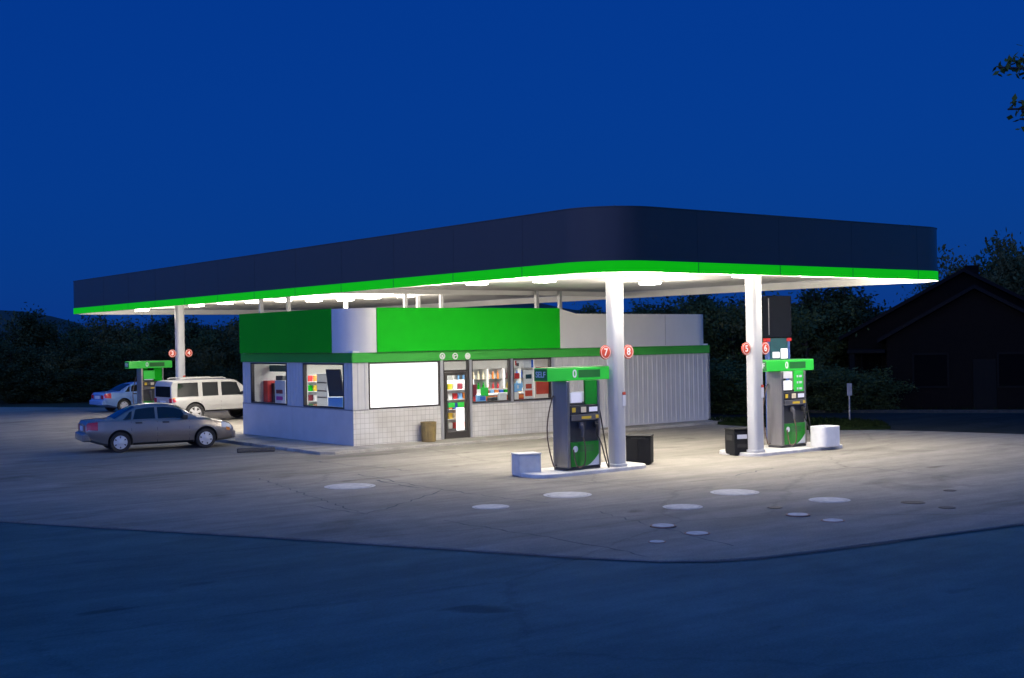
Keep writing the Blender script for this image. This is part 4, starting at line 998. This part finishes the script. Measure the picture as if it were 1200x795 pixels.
# near tree at the right whose twigs reach into view
base = Vector((fw0*13.2+rt0*8.4)); base.z = -.03
nt_ = thing('roadside_tree','roadside tree whose leafy twigs reach in at the upper right corner','tree',base)
mb = MB(); mb.tube([(0,0,0),(.05,.02,2),(.0,.1,4),(.1,.1,6),(.1,0,8.5)],[.2,.16,.13,.09,.03],10)
V = []
def twig(p0, target, nl, r=.03):
    p0, target = Vector(p0), Vector(target)-base; P = []
    for k in range(7):
        u = k/6; q = p0.lerp(target,u); q.z += .12*sin(pi*u); P.append(q+Vector(tuple(rng.normal(0,.02,3))))
    mb.tube(P,[r*(1-.8*k/6)+.004 for k in range(7)],6)
    for k in range(nl):
        u = 1-abs(rng.normal(0,.09)); q = p0.lerp(target,max(.3,u))+Vector(tuple(rng.normal(0,1,3)))*.055
        nv = Vector(tuple(rng.normal(0,1,3))).normalized(); a_ = nv.orthogonal().normalized(); a_.rotate(Matrix.Rotation(rng.uniform(0,6),3,nv)); b_ = nv.cross(a_); s = rng.uniform(.03,.055)
        V.extend([q-a_*s,q-b_*s*.6,q+a_*s,q+b_*s*.6])
for x, y, D, z0 in ((1170,76,13.0,5.4),(1181,73,13.1,5.4),(1194,68,13.0,5.6),(1206,78,13.2,5.4),(1181,126,13.0,5.0),(1192,124,13.1,5.0),(1201,128,12.9,5.0),(1203,122,13.2,5.2),(1199,137,13.0,4.8)):
    twig((.05,.08,z0),at_depth(x,y,D),26)
for k in range(60):
    a = rng.uniform(0,2*pi); zz = rng.uniform(4.2,9); rr = rng.uniform(.6,2.0)
    off = Vector((cos(a)*rr,sin(a)*rr,zz))+base
    lat = off.x*rt0[0]+off.y*rt0[1]; dep = off.x*fw0[0]+off.y*fw0[1]
    if lat < dep*600/F+.35: continue
    twig((.05,.05,min(zz,8)*.85),off,34,.02)
V = np.array([tuple(v) for v in V]); mb.build('trunk','bark',nt_,0,60); crown_obj(V,len(V)//4,'leaf_near',nt_)

# ------------------------------------------------------------------ brick house across the side road
hc = at_depth(1141,487,51); ang = YAW-R(90)+R(-20)
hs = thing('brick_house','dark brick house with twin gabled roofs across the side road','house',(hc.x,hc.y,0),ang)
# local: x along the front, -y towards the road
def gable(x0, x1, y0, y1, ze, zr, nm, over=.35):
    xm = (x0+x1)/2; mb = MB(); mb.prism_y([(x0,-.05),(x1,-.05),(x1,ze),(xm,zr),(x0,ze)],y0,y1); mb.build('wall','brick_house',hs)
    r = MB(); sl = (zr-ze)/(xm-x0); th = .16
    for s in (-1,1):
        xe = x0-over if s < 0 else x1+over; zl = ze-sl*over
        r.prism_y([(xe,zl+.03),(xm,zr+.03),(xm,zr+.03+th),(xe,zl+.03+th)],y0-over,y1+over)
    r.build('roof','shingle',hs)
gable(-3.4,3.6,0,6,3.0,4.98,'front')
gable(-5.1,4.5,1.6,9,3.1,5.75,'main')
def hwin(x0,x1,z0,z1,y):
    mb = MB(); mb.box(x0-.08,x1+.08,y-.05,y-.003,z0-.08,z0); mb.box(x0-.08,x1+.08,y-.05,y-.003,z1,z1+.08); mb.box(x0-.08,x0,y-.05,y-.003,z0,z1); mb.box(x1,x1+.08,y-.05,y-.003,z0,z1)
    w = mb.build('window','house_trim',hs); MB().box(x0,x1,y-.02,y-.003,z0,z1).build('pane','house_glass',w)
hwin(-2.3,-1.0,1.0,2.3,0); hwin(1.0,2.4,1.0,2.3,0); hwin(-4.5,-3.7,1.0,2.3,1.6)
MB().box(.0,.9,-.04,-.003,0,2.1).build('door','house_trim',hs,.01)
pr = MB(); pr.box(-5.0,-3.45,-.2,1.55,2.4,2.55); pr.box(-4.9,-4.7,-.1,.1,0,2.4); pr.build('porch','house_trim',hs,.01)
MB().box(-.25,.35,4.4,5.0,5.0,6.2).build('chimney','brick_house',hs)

# ------------------------------------------------------------------ world, sun, camera, render settings
w = bpy.data.worlds.new('World'); scene.world = w; w.use_nodes = True; nt = w.node_tree; nt.nodes.clear()
out = nt.nodes.new('ShaderNodeOutputWorld'); bg = nt.nodes.new('ShaderNodeBackground'); sky = nt.nodes.new('ShaderNodeTexSky')
SUN_EL, SUN_AZ = R(-3.0), R(196)       # the sun has set behind the camera
sky.sky_type = 'NISHITA'; sky.sun_disc = False; sky.sun_elevation = R(1.5); sky.sun_rotation = R(90)-SUN_AZ
sky.air_density = 1.0; sky.dust_density = .2; sky.ozone_density = 4.0
def mixc(bt, fac, a, b):
    x = nt.nodes.new('ShaderNodeMix'); x.data_type = 'RGBA'; x.blend_type = bt
    for key, v in (('Factor',fac),('A',a),('B',b)):
        if isinstance(v, tuple): x.inputs[key].default_value = (*v,1)
        elif isinstance(v, (int,float)): x.inputs[key].default_value = v
        else: link(nt, v, x.inputs[key])
    return x.outputs['Result']
# dusk sky: deep blue away from the sunset, paler overhead and towards the afterglow
tc = nt.nodes.new('ShaderNodeTexCoord'); dt = nt.nodes.new('ShaderNodeVectorMath'); dt.operation = 'DOT_PRODUCT'
link(nt, tc.outputs['Generated'], dt.inputs[0]); dt.inputs[1].default_value = tuple(fw0)
mr = nt.nodes.new('ShaderNodeMapRange'); mr.interpolation_type = 'SMOOTHSTEP'; mr.inputs['From Min'].default_value = .1; mr.inputs['From Max'].default_value = .88
link(nt, dt.outputs['Value'], mr.inputs['Value'])
tinted = mixc('MULTIPLY', 1.0, sky.outputs['Color'], (.18,.95,1.9))
front = mixc('MIX', .78, tinted, (.004,.37,2.95))
sp_ = nt.nodes.new('ShaderNodeSeparateXYZ'); link(nt, tc.outputs['Generated'], sp_.inputs[0])
el = nt.nodes.new('ShaderNodeMapRange'); el.interpolation_type = 'SMOOTHSTEP'; el.inputs['From Min'].default_value = .0; el.inputs['From Max'].default_value = .75; link(nt, sp_.outputs['Z'], el.inputs['Value'])
d2 = nt.nodes.new('ShaderNodeVectorMath'); d2.operation = 'DOT_PRODUCT'; link(nt, tc.outputs['Generated'], d2.inputs[0]); d2.inputs[1].default_value = (-.96,-.28,0)
gl = nt.nodes.new('ShaderNodeMapRange'); gl.interpolation_type = 'SMOOTHSTEP'; gl.inputs['From Min'].default_value = .0; gl.inputs['From Max'].default_value = .95; link(nt, d2.outputs['Value'], gl.inputs['Value'])
low = mixc('MIX', gl.outputs['Result'], (.10,1.6,6.6), (6.5,8.5,24))
back = mixc('MIX', .75, tinted, mixc('MIX', el.outputs['Result'], low, (.03,1.7,7.2)))
link(nt, mixc('MIX', mr.outputs['Result'], back, front), bg.inputs['Color']); bg.inputs['Strength'].default_value = .1
link(nt, bg.outputs['Background'], out.inputs['Surface'])
sl = bpy.data.lights.new('sun','SUN'); sl.energy = .02; sl.angle = R(20); sl.color = (.55,.7,1.0); so = bpy.data.objects.new('sun',sl); COL.objects.link(so)
sd = Vector((cos(SUN_AZ)*cos(R(8)),sin(SUN_AZ)*cos(R(8)),sin(R(8)))); so.rotation_euler = sd.to_track_quat('Z','Y').to_euler()

cam = bpy.data.cameras.new('camera'); cam.sensor_width = 36; cam.lens = F/1200*36; cam.clip_end = 3000; cam.clip_start = .1
co = bpy.data.objects.new('camera',cam); COL.objects.link(co)
r0, u0 = Vector(rt0), Vector(up); f0 = Vector(fw)
# horizon climbs to the right in the picture
rx = r0*cos(ROLL)-u0*sin(ROLL); ux = r0*sin(ROLL)+u0*cos(ROLL)
mw = Matrix.Identity(4)
for i in range(3): mw[i][0] = rx[i]; mw[i][1] = ux[i]; mw[i][2] = -f0[i]
mw[0][3], mw[1][3], mw[2][3] = 0, 0, H
co.matrix_world = mw; scene.camera = co
vs = scene.view_settings; vs.view_transform = 'Standard'; vs.look = 'None'; vs.exposure = 0; vs.gamma = 1; vs.use_curve_mapping = False
scene.render.engine = 'CYCLES'; cy = scene.cycles; cy.use_denoising = True; cy.max_bounces = 7; cy.diffuse_bounces = 4; cy.glossy_bounces = 3; cy.transparent_max_bounces = 12; cy.sample_clamp_indirect = 6; cy.use_light_tree = True; cy.caustics_reflective = False; cy.caustics_refractive = False
